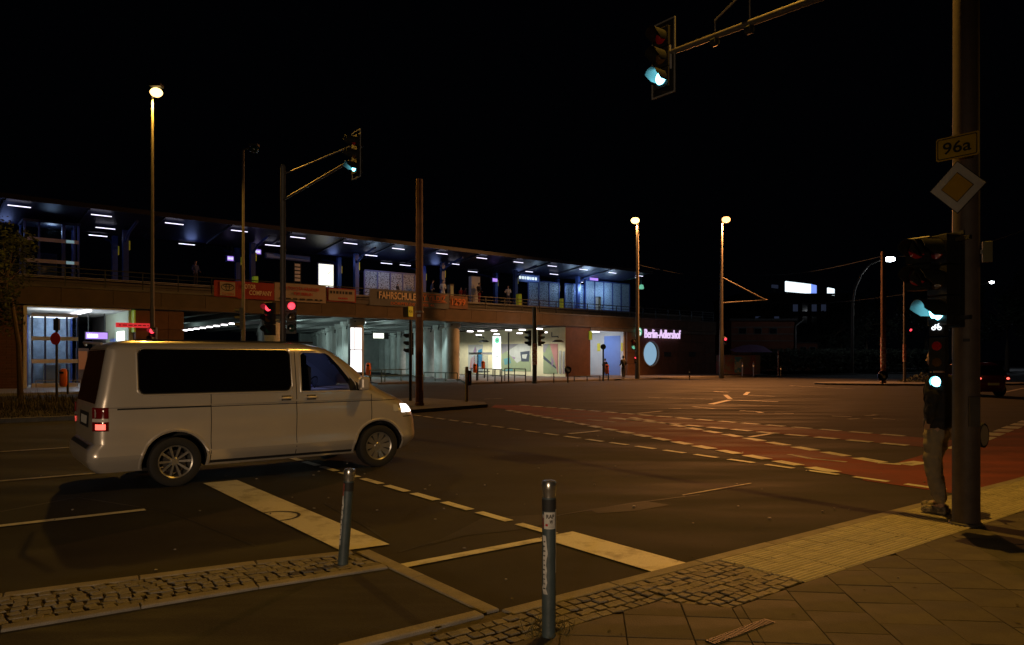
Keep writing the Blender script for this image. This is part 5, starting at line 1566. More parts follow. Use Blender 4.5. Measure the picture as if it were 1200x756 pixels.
# arched lamp far right
b = gp(999, 436.8, .12); d_ = b.y
t = thing('street_lamp', 'curved grey lamp post with a white light, far right before the dark trees', 'street lamp', b, 0, 'tall street lamps round the crossing')
def rel2(px, py): q = vp(px, py, d_) - b; return Vector((q.x, q.y, q.z))
pts = [rel2(998.5, 437), rel2(999, 370), rel2(999.5, 352), rel2(1002, 338), rel2(1009, 322), rel2(1019, 310), rel2(1030, 305.5), rel2(1038, 304.5)]
MB().tube(pts, [.2, .17, .16, .14, .12, .1, .09, .08], 10).build('pole', M['concrete'], t, True)
MB().sphere(rel2(1043, 303.8), .5, 12, 8, (1.25, .7, .6)).build('lamp_lens', M['white_lens'], t)
lamp('street_light_white', b + rel2(1043, 306), 900, (.75, .86, 1.0), 'SPOT', .3, spot=165, blend=.2)
b = gp(1128, 433.0, .12)
t = thing('street_lamp', 'distant street lamp with a white light right of the big mast', 'street lamp', b, 0, 'tall street lamps round the crossing')
q = vp(1162, 331, b.y) - b
MB().tube([(0, 0, 0), (0, 0, q.z * .8), (q.x * .4, 0, q.z * .97), (q.x, 0, q.z)], .12, 8).build('pole', M['pole_paint'], t, True)
MB().sphere(q, .32, 10, 6, (1.3, .8, .6)).build('lamp_lens', M['white_lens'], t)
lamp('street_light_white', b + q + Vector((0, 0, -.5)), 900, (.75, .86, 1.0), 'SPOT', .3, spot=165, blend=.2)
def mastpole(label, px, py_top, py_base, wpx, m, base_z=.1, name='tram_mast'):
    b = gp(px, py_base, base_z); d = b.y
    H = CAMH + (HZ - py_top) / F * d - base_z; r = wpx * d / F / 2
    t = thing(name, label, 'mast', b, 0, 'steel masts for the overhead wires')
    MB().tube([(0, 0, 0), (0, 0, H)], [r * 1.08, r * .95], 8).build('pole', M[m], t)
    MB().lathe([(r * 1.3, 0), (r * 1.25, .1), (r * 1.1, .12)], 12).build('foot', M[m], t)
    return t, H, r
t, H, r = mastpole('thick rust brown mast on the island left of centre', 491.5, 210, 475.5, 8.6, 'rust_pole')
for z in (1.0, 3.2): MB().lathe([(r * 1.12, 0), (r * 1.14, .03), (r * 1.12, .06)], 12, Matrix.Translation((0, 0, z))).build('band', M['galvanised'], t)
MB().box(-.06, .06, -r * 1.2, -r * 1.05, 3.05, 3.14).build('small_box', M['paper'], t)
t, H, r = mastpole('stickered brown mast behind the round arrow sign at the far right', 1035, 295, 449, 5.4, 'rust_pole', .12)
MB().lathe([(r * 1.13, 1.0), (r * 1.12, 3.0)], 12).build('stickers', M['sticker'], t)
t, H, r = mastpole('slim yellowish mast on the far island right of the arrow sign', 1060, 320, 448, 3.0, 'pole_paint', .12)
MB().lathe([(r * 1.25, 1.4), (r * 1.2, 2.6)], 10).build('stickers', M['sticker'], t)
t, H, r = mastpole('dark signal mast standing before the painted wall', 626.5, 360, 449.5, 5.0, 'rail_dark', .12)
MB().lathe([(r * 1.2, 1.2), (r * 1.18, 2.6)], 10).build('stickers', M['sticker'], t)
b = t.location.copy()
signal('dark signal head on the left of the mast before the painted wall', b + Vector((-.36, 0, 2.95)), 200, (), pitch=.34, D=.22)
signal('dark signal head on the right of the mast before the painted wall', b + Vector((.36, 0, 2.95)), 340, (), pitch=.34, D=.22)
signal('dark signal head hanging beside the brown island mast, lit from behind', vp(481, 403, 30), 200, (), pitch=.3, D=.2)
q = gp(481, 470, .1)
t = thing('signal_post', 'dark signal post directly left of the thick brown mast', 'post', q)
MB().cyl((.0, 0, 0), (0, 0, 3.1), .06, n=8).build('pole', M['rail_dark'], t)
q = gp(745, 444.5, .12)
signal('small signal head on the station lamp post with a pale green light', vp(743, 404, q.y - .5), 245, (1,), n=2, pitch=.42, D=.28, litmat='green_disc')
signal('low pedestrian signal on the station lamp post, small red light lit', vp(745, 421.5, q.y - .5), 240, (0,), n=2, pitch=.30, D=.13)

# near bollards
def bollard(label, px, py, toppx, toppy, r, seed):
    b = gp(px, py, .035)
    d = b.y * 1.0
    tp = vp(toppx, toppy, b.y)
    t = thing('bollard', label, 'bollard', b, 0, 'steel bollards at the edge of the cycle path')
    ax_ = (tp - b); L = ax_.length; q = Vector((0, 0, 1)).rotation_difference(ax_)
    t.rotation_mode = 'QUATERNION'; t.rotation_quaternion = q
    MB().tube([(0, 0, -.06), (0, 0, L - .055)], r, 24).build('post', M['bollard_paint'], t, True)
    MB().lathe([(r * 1.0, L - .10), (r * 1.08, L - .055), (r * 1.12, L - .05), (r * 1.12, L - .014), (r * 1.0, L - .002), (.002, L)], 28).build('cap', M['bollard_cap'], t, True, 50)
    MB().lathe([(r * 1.03, L - .18), (r * 1.03, L - .11)], 24).build('reflector_band', M['ink'], t)
    return t, L
def wrap(t, name, r, z0, z1, a0, a1, m, off=.0012, jag=0, seed=0):
    rr = random.Random(seed); k = 8; nz = 10 if jag else 1
    vs = []; fs = []
    for j in range(nz + 1):
        z = z0 + (z1 - z0) * j / nz
        e0 = rr.uniform(-jag, jag); e1 = rr.uniform(-jag, jag)
        for i in range(k + 1):
            a = R((a0 + e0) + ((a1 + e1) - (a0 + e0)) * i / k)
            vs.append(((r + off) * math.cos(a), (r + off) * math.sin(a), z))
    for j in range(nz):
        for i in range(k):
            a = j * (k + 1) + i; fs.append((a, a + 1, a + k + 2, a + k + 1))
    return MB().add(vs, fs).build(name, M[m], t, True)
t, L = bollard('upright bollard with a torn sticker strip, nearest the camera', 643, 745, 643.5, 563, .042, 3)
wrap(t, 'sticker', .042, L - .285, L - .185, 225, 325, 'paper', seed=1)
def wrap_text(t, name, body, r, a0, a1, z0, z1, m):
    # lettering bent round the post
    o = text_fit(name, body, 0, 1, z0, z1, 0, M[m], t, .0004, .03)
    for v in o.data.vertices:
        a = R(a0 + (a1 - a0) * v.co.x); v.co.x, v.co.y = (r + .002 + v.co.y * 0) * math.cos(a), (r + .002) * math.sin(a)
    return o
wrap_text(t, 'lettering', 'RAP', .042, 245, 312, L - .222, L - .198, 'ink')
wrap_text(t, 'lettering', 'W', .042, 272, 300, L - .252, L - .230, 'ink')
wrap(t, 'sticker_print', .042, L - .268, L - .254, 238, 258, 'red_ink', .0016)
wrap(t, 'sticker', .042, L - .55, L - .17, 332, 352, 'paper', jag=3, seed=4)
wrap(t, 'torn_sticker', .042, .26, .61, 212, 250, 'paper', jag=8, seed=2)
wrap(t, 'torn_sticker', .042, L - .28, L - .20, 204, 222, 'sticker', jag=6, seed=3)
for k in range(11): wrap(t, 'sticker_print', .042, .29 + k * .028, .298 + k * .028, 214 + (k * 7) % 9, 238 - (k * 5) % 8, 'ink', .0016)
t, L = bollard('leaning bollard with a white sticker strip on the cobbles, left of the upright one', 402, 661, 410, 549, .042, 5)
wrap(t, 'torn_sticker', .042, .16, L - .22, 205, 238, 'paper', jag=8, seed=7)
wrap(t, 'torn_sticker', .042, L - .22, L - .12, 205, 235, 'sticker', jag=5, seed=8)
for k in range(8): wrap(t, 'sticker_print', .042, .2 + k * .04, .207 + k * .04, 208, 234, 'ink', .0016)

# ---------------------------------------------------------------- people
folds = bpy.data.textures.new('folds', 'CLOUDS'); folds.noise_scale = .09; folds.noise_depth = 2
def skin_mesh(name, pts, edges, mat_, parent, sub=1, root=0, smooth=True, fold=0.0):
    me = bpy.data.meshes.new(name)
    me.from_pydata([p[0] for p in pts], edges, [])
    me.materials.append(M[mat_])
    o = bpy.data.objects.new(name, me); COL.objects.link(o)
    if parent is not None: o.parent = parent
    sk = o.modifiers.new('skin', 'SKIN'); sk.use_smooth_shade = True
    for i, p in enumerate(pts):
        r = p[1]; r = r if isinstance(r, tuple) else (r, r)
        o.data.skin_vertices[0].data[i].radius = r
        o.data.skin_vertices[0].data[i].use_root = (i == root)
    sb = o.modifiers.new('sub', 'SUBSURF'); sb.levels = sub; sb.render_levels = sub
    if fold:
        dp = o.modifiers.new('folds', 'DISPLACE'); dp.texture = folds; dp.strength = fold; dp.mid_level = .5
    bake(o)
    o.data.polygons.foreach_set('use_smooth', [True] * len(o.data.polygons))
    return o
def person(label, loc, rz, h=1.76, top='jacket_black', legs='trousers_dark', stride=.0, armsf=(0, 0), elbow=(.12, .12), lean=0.0, detail=1, group=None, hands=False, pocket=False, hat=None, kneeb=0.0, hairm='hair'):
    # faces local -Y; x is the person's left-right
    t = thing('person', label, 'person', loc, rz, group)
    k = h / 1.76
    P = lambda x, y, z: (x * k, (y - lean * max(0, z - .95)) * k, z * k)
    hip = .95; sh = 1.44
    J = {}
    J['pel'] = P(0, 0, .95); J['wst'] = P(0, .01, 1.10); J['chs'] = P(0, .0, 1.30); J['nck0'] = P(0, .005, 1.46); J['nck'] = P(0, -.005, 1.53); J['hd'] = P(0, -.02, 1.62)
    for s_, n in ((-1, 'r'), (1, 'l')):
        f = stride * s_
        J['hip' + n] = P(s_ * .09, 0, .90); J['kn' + n] = P(s_ * .10, -.02 + f * .5 - kneeb, .50); J['an' + n] = P(s_ * .10, .04 + f, .09); J['to' + n] = P(s_ * .125, -.13 + f, .035)
        J['sh' + n] = P(s_ * .185, .01, 1.425); af = armsf[0 if s_ < 0 else 1]; el = elbow[0 if s_ < 0 else 1]
        J['el' + n] = P(s_ * .245, .03 - af * .5, 1.14); J['wr' + n] = P(s_ * .235, -.05 - af - el, .93 + el * .9 + af * .5); J['ha' + n] = P(s_ * .225, -.08 - af - el * 1.25, .85 + el * 1.1 + af * .6)
    if pocket:
        for s_, n in ((-1, 'r'), (1, 'l')): J['el' + n] = P(s_ * .25, .05, 1.13); J['wr' + n] = P(s_ * .20, -.02, .96); J['ha' + n] = P(s_ * .14, -.05, .91)
    names = list(J); ix = {n: i for i, n in enumerate(names)}
    rad = dict(pel=.105, wst=.10, chs=.12, nck0=.06, nck=.048, hd=.07)
    for n in 'rl': rad.update({'hip' + n: .082, 'kn' + n: .052, 'an' + n: .036, 'to' + n: .03, 'sh' + n: .055, 'el' + n: .038, 'wr' + n: .027, 'ha' + n: .032})
    E_ = [('pel', 'wst'), ('wst', 'chs'), ('chs', 'nck0'), ('nck0', 'nck'), ('nck', 'hd')]
    for n in 'rl': E_ += [('pel', 'hip' + n), ('hip' + n, 'kn' + n), ('kn' + n, 'an' + n), ('an' + n, 'to' + n), ('chs', 'sh' + n), ('sh' + n, 'el' + n), ('el' + n, 'wr' + n), ('wr' + n, 'ha' + n)]
    body_ = skin_mesh('body', [(J[n], rad[n] * k) for n in names], [(ix[a], ix[b]) for a, b in E_], 'skin', t, sub=detail)
    def cloth(nm, keep, rr, m_, es):
        ii = {n: i for i, n in enumerate(keep)}
        return skin_mesh(nm, [(J[n] if isinstance(n, str) and n in J else n, rr[n] * k) for n in keep], [(ii[a], ii[b]) for a, b in es], m_, t, sub=detail + (1 if detail > 1 else 0), fold=.055 if detail > 1 else 0)
    J['cuffl'] = tuple(Vector(J['anl']) * .97 + Vector(J['knl']) * .03); J['cuffr'] = tuple(Vector(J['anr']) * .97 + Vector(J['knr']) * .03)
    J['belt'] = P(0, 0, 1.02)
    kp = ['pel', 'belt', 'hipr', 'hipl', 'knr', 'knl', 'cuffr', 'cuffl']
    cloth('trousers', kp, dict(pel=.135, belt=.13, hipr=.105, hipl=.105, knr=.078, knl=.078, cuffr=.068, cuffl=.068), legs, [('pel', 'belt'), ('pel', 'hipr'), ('pel', 'hipl'), ('hipr', 'knr'), ('hipl', 'knl'), ('knr', 'cuffr'), ('knl', 'cuffl')])
    J['hem'] = P(0, .0, .88)
    kp = ['hem', 'pel', 'wst', 'chs', 'nck0', 'shr', 'shl', 'elr', 'ell', 'wrr', 'wrl']
    cloth('jacket', kp, dict(hem=.155, pel=.155, wst=.145, chs=.16, nck0=.075, shr=.082, shl=.082, elr=.062, ell=.062, wrr=.048, wrl=.048), top,
          [('hem', 'pel'), ('pel', 'wst'), ('wst', 'chs'), ('chs', 'nck0'), ('chs', 'shr'), ('chs', 'shl'), ('shr', 'elr'), ('shl', 'ell'), ('elr', 'wrr'), ('ell', 'wrl')])
    hc = Vector(P(0, -.03, 1.655))
    hd = MB().sphere(hc, .105 * k, 16, 12, (.76, .92, 1.15)).build('head', M['skin'], t, True)
    MB().add([hc + Vector(p) * k for p in ((0, -.093, .02), (-.014, -.095, -.025), (.014, -.095, -.025), (0, -.122, -.022))], [(0, 1, 3), (0, 3, 2), (1, 2, 3)]).build('nose', M['skin'], hd)
    for s_ in (-1, 1):
        MB().sphere(hc + Vector((s_ * .080, .005, -.005)) * k, .024 * k, 8, 6, (.4, .8, 1.2)).build('ear', M['skin'], hd, True)
        MB().sphere(hc + Vector((s_ * .032, -.088, .012)) * k, .010 * k, 8, 6).build('eye', M['ink'], hd, True)
    MB().obox(hc + Vector((0, -.090, -.052)) * k, (.022 * k, .004, .004)).build('mouth', M['red_ink'], hd)
    MB().sphere(hc + Vector((0, .014, .022)) * k, .110 * k, 16, 12, (.80, .92, 1.08)).build('hair' if not hat else 'cap', M[hat or hairm], t, True)
    for n, s_ in (('r', -1), ('l', 1)):
        a = Vector(J['an' + n]); b_ = Vector(J['to' + n])
        mb = MB()
        mb.lathe([(.03 * k, -.075 * k), (.046 * k, -.03 * k), (.05 * k, .04 * k), (.046 * k, .10 * k), (.045 * k, .17 * k), (.025 * k, .205 * k)], 12,
                 Matrix.Translation(a + Vector((0, 0, -.045 * k))) @ Vector((b_.x - a.x, b_.y - a.y, 0)).to_track_quat('Z', 'Y').to_matrix().to_4x4())
        sh_ = mb.build('shoe', M['shoe'], t, True)
        lo = min(v.co.z for v in sh_.data.vertices)
        for v in sh_.data.vertices:
            if v.co.z < .006 * k: v.co.z = .006 * k
    if hands:
        for n in 'rl':
            w0 = Vector(J['wr' + n]); h0_ = Vector(J['ha' + n]); dr_ = (h0_ - w0).normalized()
            for f in range(4):
                b0 = h0_ + Vector((0, (f - 1.5) * .018, 0)); L = (.070, .078, .074, .058)[f]
                skin_mesh('finger', [(b0, .009), (b0 + dr_ * L * .5 + Vector((0, 0, -.004)), .0085), (b0 + dr_ * L + Vector((.004, 0, -.012)), .007)], [(0, 1), (1, 2)], 'skin', t, 1)
            skin_mesh('thumb', [(w0.lerp(h0_, .5), .011), (w0.lerp(h0_, .5) + Vector((0, -.04, -.02)), .010), (w0.lerp(h0_, .5) + Vector((0, -.05, -.05)), .008)], [(0, 1), (1, 2)], 'skin', t, 1)
    return t
# the man at the mast, back and legs to the camera
mp = gp(1100, 602, .035)
man = person('man in black jacket and khaki trousers waiting half hidden behind the big mast', (mp.x + .035, mp.y + .08, .032), R(-142), 1.78, 'jacket_black', 'trousers_khaki', stride=.05, elbow=(.03, .03), lean=-.03, detail=2, pocket=True, kneeb=.03, hat='jacket_black')
bg = thing('shoulder_bag', 'pale rounded bag edge sticking out on the right side of the big mast', 'bag', vp(1150.5, 510, 7.75), R(20))
MB().lathe([(.02, -.03), (.10, -.035), (.115, 0), (.10, .035), (.02, .03)], 24, Matrix.Rotation(PI / 2, 4, 'X') @ Matrix.Diagonal((.55, 1.05, 1, 1))).build('pouch', M['bag'], bg, True)
MB().lathe([(.112, -.036), (.124, -.03), (.124, .03), (.112, .036)], 24, Matrix.Rotation(PI / 2, 4, 'X') @ Matrix.Diagonal((.55, 1.05, 1, 1)), True).build('rim', M['jacket_black'], bg, True)
MB().tube([(-.03, 0, .11), (-.12, .05, .45), (-.22, .08, .78)], .010, 6).build('strap', M['jacket_black'], bg)

p = gp(730.5, 443.8, .12)
person('man in dark clothes standing before the bright station passage', p, R(200), 1.84, 'jacket_black', 'trousers_dark', stride=.10, armsf=(.05, -.02), detail=1, hat='jacket_black')
p = gp(709, 442.5, .12)
person('person in dark clothes half hidden by the orange bin at the passage', p, R(150), 1.62, 'jacket_black', 'trousers_dark', stride=.05)
def plat_person(label, px, n, h, top, legs, rz, **k):
    person(label, st(s_at(px, n), n, pz), ANG + rz, h, top, legs, **k)
plat_person('person in dark coat standing alone at the left part of the platform', 229, 5.6, 1.75, 'shirt_blue', 'trousers_dark', .3)
plat_person('person in dark blue leaning at the blue post behind the long grey banner', 506, 5.4, 1.75, 'shirt_blue', 'trousers_dark', .9, lean=.1)
plat_person('person in white standing beside the blue post on the platform', 519, 5.2, 1.78, 'shirt_white', 'shirt_white', -.5)
plat_person('man in dark clothes with reddish trousers before the white cabinet', 561.5, 5.4, 1.85, 'jacket_black', 'shirt_red', .2, stride=.06)
plat_person('man in white shirt looking at his phone alone on the platform', 595.5, 5.4, 1.80, 'shirt_white', 'shirt_blue', -.9, armsf=(.1, .1), elbow=(.28, .28))
plat_person('person in dull red sitting low behind the brown number banner', 540, 6.6, 1.45, 'shirt_red', 'trousers_dark', .0)
plat_person('second small person in dull red right of the brown number banner', 545.5, 6.8, 1.5, 'shirt_red', 'trousers_dark', .4)
plat_person('seated looking dark person inside the glass shelter over the grey banner', 466, 5.6, 1.25, 'jacket_black', 'trousers_dark', .4)

# the driver, seen dimly through the van's door window
drv = thing('person', 'driver in dark clothes behind the side window of the van', 'person', vl @ Vector((3.0, .42, 1.0)), ROAD_ANG)
skin_mesh('body', [((0, 0, 0), .14), ((.0, 0, .22), .15), ((.03, 0, .42), .075), ((.05, 0, .52), .055), ((.06, 0, .60), .075),
     ((.03, .18, .36), .06), ((.22, .22, .20), .045), ((.40, .12, .27), .035), ((.03, -.18, .36), .06), ((.22, -.22, .20), .045), ((.40, -.12, .27), .035)],
     [(0, 1), (1, 2), (2, 3), (3, 4), (1, 5), (5, 6), (6, 7), (1, 8), (8, 9), (9, 10)], 'shirt_blue', drv, 1)
MB().sphere((.07, 0, .64), .10, 14, 10, (.9, .78, 1.15)).build('head', M['skin'], drv, True)
MB().sphere((.055, 0, .67), .105, 14, 10, (.9, .82, 1.05)).build('hair', M['hair'], drv, True)
lamp('cab_fill_light', vl @ Vector((3.45, .1, 1.50)), 1.5, (.35, .45, 1.0), 'POINT', .1)  # added blue fill inside the cab, no fixture stands here

# ---------------------------------------------------------------- red car seen from behind
cl = gp(1163, 465, 0) + Vector((-.05, 1.0, 0)) * 1.6
car = thing('red_car', 'small dark red car seen from behind with its rear lamps lit, far right', 'car', cl, R(93))
# x forward, y left
cz = [(.22, -1.55, 1.95, .74), (.32, -1.62, 2.05, .80), (.50, -1.66, 2.08, .83), (.70, -1.66, 2.05, .84), (.90, -1.64, 1.95, .84), (1.00, -1.60, 1.30, .82), (1.10, -1.57, 1.12, .79), (1.25, -1.50, .95, .73), (1.40, -1.40, .75, .67), (1.50, -1.28, .55, .60), (1.55, -1.0, .3, .50)]
vs = []; K = 28
for z, xr, xf, w_ in cz:
    for i in range(K):
        a = 2 * PI * i / K; c_, s_ = math.cos(a), math.sin(a)
        e = .38
        x = (xr + xf) / 2 + (xf - xr) / 2 * math.copysign(abs(c_) ** e, c_); y = w_ * math.copysign(abs(s_) ** e, s_)
        vs.append((x, y, z))
fs = [(r * K + i, r * K + (i + 1) % K, (r + 1) * K + (i + 1) % K, (r + 1) * K + i) for r in range(len(cz) - 1) for i in range(K)]
fs += [tuple(range(K - 1, -1, -1)), tuple(range((len(cz) - 1) * K, len(cz) * K))]
MB().add(vs, fs).build('body', M['car_red'], car, True, 30, True)
MB().add([(-1.635, -.66, .98), (-1.635, .66, .98), (-1.45, .56, 1.42), (-1.45, -.56, 1.42)], [(0, 1, 2, 3)]).build('rear_window', M['van_glass'], car, fixn=True)
for s_ in (-1, 1):
    MB().add([(-1.3, s_ * .835, 1.0), (.9, s_ * .835, 1.0), (.6, s_ * .69, 1.42), (-1.15, s_ * .69, 1.42)], [(0, 1, 2, 3)]).build('side_window', M['van_glass'], car, fixn=True)
    MB().cbox(-1.70, -1.60, s_ * .66 - .10, s_ * .66 + .10, .74, .98, .02).build('tail_lamp', M['tail_dark'], car)
    MB().sphere((-1.70, s_ * .66, .83), .065, 10, 6, (.4, 1.2, .8)).build('tail_light', M['tail_lit'], car)
    for x in (-1.05, 1.35):
        w_ = MB().cyl((x, s_ * .62, .30), (x, s_ * .84, .30), .30, n=24).build('wheel', M['rubber'], car, True)
        MB().lathe([(.18, 0), (.17, .02), (.02, .03)], 16, Matrix.Translation((x, s_ * .84, .30)) @ Matrix.Rotation(-s_ * PI / 2, 4, 'X')).build('hub', M['alloy'], w_)
MB().box(-1.69, -1.665, -.26, .26, .52, .63).build('number_plate', M['plate'], car)
MB().tube([(-1.58, -.55, 1.0), (-1.62, .2, 1.03)], .012, 6).build('wiper', M['van_trim'], car)

# ---------------------------------------------------------------- far right: buildings, kiosk, screens
def pane_row(parent, y, xs, z0, z1, m='window_dark', fr='concrete_dark'):
    for x0, x1 in xs:
        f = MB().box(x0 - .08, x1 + .08, y - .08, y - .002, z0 - .08, z1 + .08).build('window', M[fr], parent)
        MB().box(x0, x1, y - .10, y - .082, z0, z1).build('pane', M[m], f)
D_ = 100.0
def far(px, d=D_): return (px - CX) / F * d
def fz(py, d=D_): return CAMH + (HZ - py) / F * d
hb_ = thing('red_brick_house', 'low dark red brick building with a flat roof behind the kiosk', 'building', (0, D_, 0))
x0, x1 = far(857), far(931)
MB().box(x0, x1, 0, 12, 0, fz(376)).build('wall', M['dark_brick'], hb_)
MB().box(x0 - .3, x1 + .3, -.3, 12.3, fz(376) + .002, fz(376) + .3).build('roof', M['dark_building'], hb_)
for z in (fz(384), fz(392), fz(400)): MB().box(x0, x1, -.06, -.002, z, z + .12).build('brick_band', M['concrete_dark'], hb_)
pane_row(hb_, 0, [(far(a), far(a + 8)) for a in (866, 884, 902)], fz(391), fz(385))
MB().cyl((x1 + .1, -.2, 0), (x1 + .1, -.2, fz(382)), .12, n=8).build('downpipe', M['galvanised'], hb_)
MB().cyl((x1 + .1, -.2, fz(382)), (far(941), -.2, fz(375)), .1, n=8).build('downpipe', M['galvanised'], hb_)
wg = thing('low_brick_annex', 'lower dark brick annex to the right of the brick building', 'building', (0, 104, 0))
MB().box(far(932, 104), far(958, 104), 0, 8, 0, fz(402, 104)).build('wall', M['dark_brick'], wg)
MB().box(far(931, 104), far(959, 104), -.2, 8, fz(402, 104) + .002, fz(401, 104)).build('roof', M['dark_building'], wg)
pane_row(wg, 0, [(far(938, 104), far(944, 104)), (far(949, 104), far(955, 104))], fz(414, 104), fz(407, 104))
ob = thing('office_block', 'large dark office block under the lit screens in the far background', 'building', (0, 150, 0))
MB().box(far(868, 150), far(995, 150), 0, 20, 0, fz(346, 150)).build('wall', M['dark_building'], ob)
MB().box(far(866, 150), far(997, 150), -.4, 20, fz(346, 150) + .002, fz(344, 150)).build('roof', M['dark_building'], ob)
for r_ in range(4):
    z0 = fz(365 + r_ * 14, 150)
    for k in range(11):
        xa = far(874 + k * 11, 150)
        f = MB().box(xa - .1, xa + 1.1, -.1, -.002, z0 - .1, z0 + 1.5).build('window', M['dark_building'], ob)
        MB().box(xa, xa + 1.0, -.12, -.102, z0, z0 + 1.4).build('pane', M['window_dim' if (r_, k) in ((0, 7), (0, 8), (1, 1), (1, 3), (0, 5)) else 'window_dark'], f)
def screen(label, pts, d, m, n='lit_screen'):
    # a lit advertising screen on the roof, seen slightly from the left
    t = thing(n, label, 'screen', (0, d, fz(346, 150)))
    v_ = []
    for dy in (0, .5):
        for px, py in pts: v_.append((far(px, d), dy, fz(py, d) - fz(346, 150)))
    q = len(pts)
    MB().add(v_, [tuple(range(q)), tuple(range(2 * q - 1, q - 1, -1))] + [(i, (i + 1) % q, q + (i + 1) % q, q + i) for i in range(q)]).build('screen_face', M[m], t, fixn=True)
    xs = [far(p[0], d) for p in pts]
    for x in (min(xs) + .5, max(xs) - .5): MB().box(x - .1, x + .1, .52, .7, -2, 1.2).build('support', M['rail_dark'], t)
    return t
t = screen('wide white lit advertising screen on the dark roof', [(921, 341.5), (950, 344), (950, 333), (921, 329.5)], 150, 'screen_white')
screen('blue glowing end panel directly right of the wide white screen', [(950.5, 344), (957, 344.5), (957, 334.5), (950.5, 333)], 150, 'screen_blue')
screen('small white lit sign on the roof right of the wide screen', [(970.5, 345.5), (978, 346.5), (978, 338.5), (970.5, 337)], 150, 'screen_white')
screen('faint blue lit sign on the roof left of the wide white screen', [(905, 337), (912, 338), (912, 334), (905, 333.5)], 150, 'window_dim')
kk = gp(849, 440, .12); dk = kk.y
ki = thing('graffiti_container', 'low container covered in graffiti beside the orange street lamp', 'container', (0, dk, .12))
xk0, xk1 = (849 - 600) / F * dk, (891 - 600) / F * dk
zk = CAMH + (HZ - 416) / F * dk - .12
MB().cbox(xk0, xk1, 0, 3.0, 0.1, zk, .05).build('container_body', M['graffiti'], ki)
for i in range(4):
    a = xk0 + (xk1 - xk0) * (i + .12) / 4; b_ = xk0 + (xk1 - xk0) * (i + .88) / 4
    MB().box(a, b_, -.03, -.002, .3, zk - .2).build('door_panel', M['graffiti_teal' if i == 1 else 'graffiti'], ki)
MB().box(xk0 - .05, xk1 + .05, -.1, 3.1, zk + .002, zk + .1).build('lid', M['rail_dark'], ki)
tp_ = thing('purple_awning', 'low purple grey tarpaulin roof behind the graffiti container', 'awning', ((858 - 600) / F * 78, 78, 0))
La = (908 - 858) / F * 78; za = CAMH + (HZ - 413) / F * 78
mb = MB()
for i in range(6):
    a0, a1 = La * i / 6, La * (i + 1) / 6; h0_, h1_ = .85 * math.sin(PI * (i + .8) / 8), .85 * math.sin(PI * (i + 1.8) / 8)
    if i == 5: h1_ = .05
    mb.add([(a0, -1.5, za), (a1, -1.5, za), (a1, 1.2, za + h1_), (a0, 1.2, za + h0_)], [(0, 1, 2, 3)])
mb.build('tarpaulin', M['purple_cloth'], tp_)
for x in (0.1, La - .1): MB().box(x - .05, x + .05, -1.5, -1.4, 0, za - .02).build('post', M['rail_dark'], tp_)
bn = 0
def simple_post(label, px, pyt, pyb, wpx, m, name='post', z=.12, group=None, band=None):
    b = gp(px, pyb, z); H = (pyb - pyt) / F * b.y; r = wpx * b.y / F / 2
    t = thing(name, label, 'post', b, 0, group)
    MB().lathe([(r, 0), (r, H * .96), (r * .8, H), (.005, H * 1.01)], 10).build('shaft', M[m], t, True)
    MB().lathe([(r * 1.15, H * .7), (r * 1.15, H * .82)], 10).build('band', M[band or 'paper'], t)
    return t
simple_post('blue grey post in front of the graffiti container, left of two', 870, 425, 441, 1.6, 'shirt_blue')
simple_post('blue grey post in front of the graffiti container, right of two', 883, 425, 441, 1.6, 'shirt_blue')
simple_post('stickered post standing right of the graffiti container', 912, 411, 440.5, 1.6, 'sticker')
simple_post('pale slim post on the brown island right of the thick mast', 547, 430, 471, 4.0, 'concrete', z=.1)
t = thing('push_button_box', 'dark box with an orange rim on the slim island post', 'box', gp(548.6, 471, 0.1) + Vector((.06, 0, .62)))
MB().cbox(-.07, .07, -.06, .08, 0, .55, .02).build('casing', M['rail_dark'], t); MB().box(-.02, .02, -.075, -.062, .15, .4).build('button_face', M['banner_orange'], t)
# thin bollard posts along the kerb of the station
for px, yb, lab in ((808, 445.2, 'thin dark post on the kerb before the brown station wall'), (915, 441.6, 'thin dark post beside the dark hedge at the far kerb'), (649, 449, 'thin dark kerb post left of the blue arrow sign')):
    simple_post(lab, px, yb - 12, yb, 1.2, 'rail_dark')
def round_sign(label, px, py, r_px, py_base, m, arrow=False, wpx=2.0, face=1):
    b = gp(px, py_base, .12); d = b.y; H = CAMH + (HZ - py) / F * d - .12; r = r_px * d / F
    t = thing('round_sign', label, 'sign', b)
    MB().cyl((0, .06, 0), (0, .06, H + r), wpx * d / F / 2, n=8).build('pole', M['rail_dark'], t)
    T = Matrix.Translation((0, 0, H)) @ FR
    MB().lathe([(.01, 0), (r, 0), (r, .04), (.01, .04)], 24, T @ Matrix.Translation((0, 0, -.03))).build('disc', M[m], t)
    if arrow:
        q = r * .62; w_ = r * .15
        dgn = Vector((.707, 0, -.707)); pn = Vector((.707, 0, .707)); c_ = Vector((0, -.02, H))
        pts = [c_ - dgn * q - pn * w_, c_ + dgn * q * .3 - pn * w_, c_ + dgn * q * .3 - pn * w_ * 3, c_ + dgn * q * 1.1, c_ + dgn * q * .3 + pn * w_ * 3, c_ + dgn * q * .3 + pn * w_, c_ - dgn * q + pn * w_]
        MB().add(pts, [tuple(range(7))]).build('arrow', M['sign_white'], t, fixn=True)
        MB().lathe([(r * .93, .001), (r * .99, .001)], 24, T @ Matrix.Translation((0, 0, .012))).build('rim', M['sign_white'], t)
    return t
round_sign('round blue arrow sign before the stickered mast at the far right', 1034.5, 440.5, 6.0, 449.8, 'sign_blue', True)
round_sign('round blue arrow sign on the kerb before the brick pier', 665.5, 433.5, 4.2, 448.5, 'sign_blue', True)
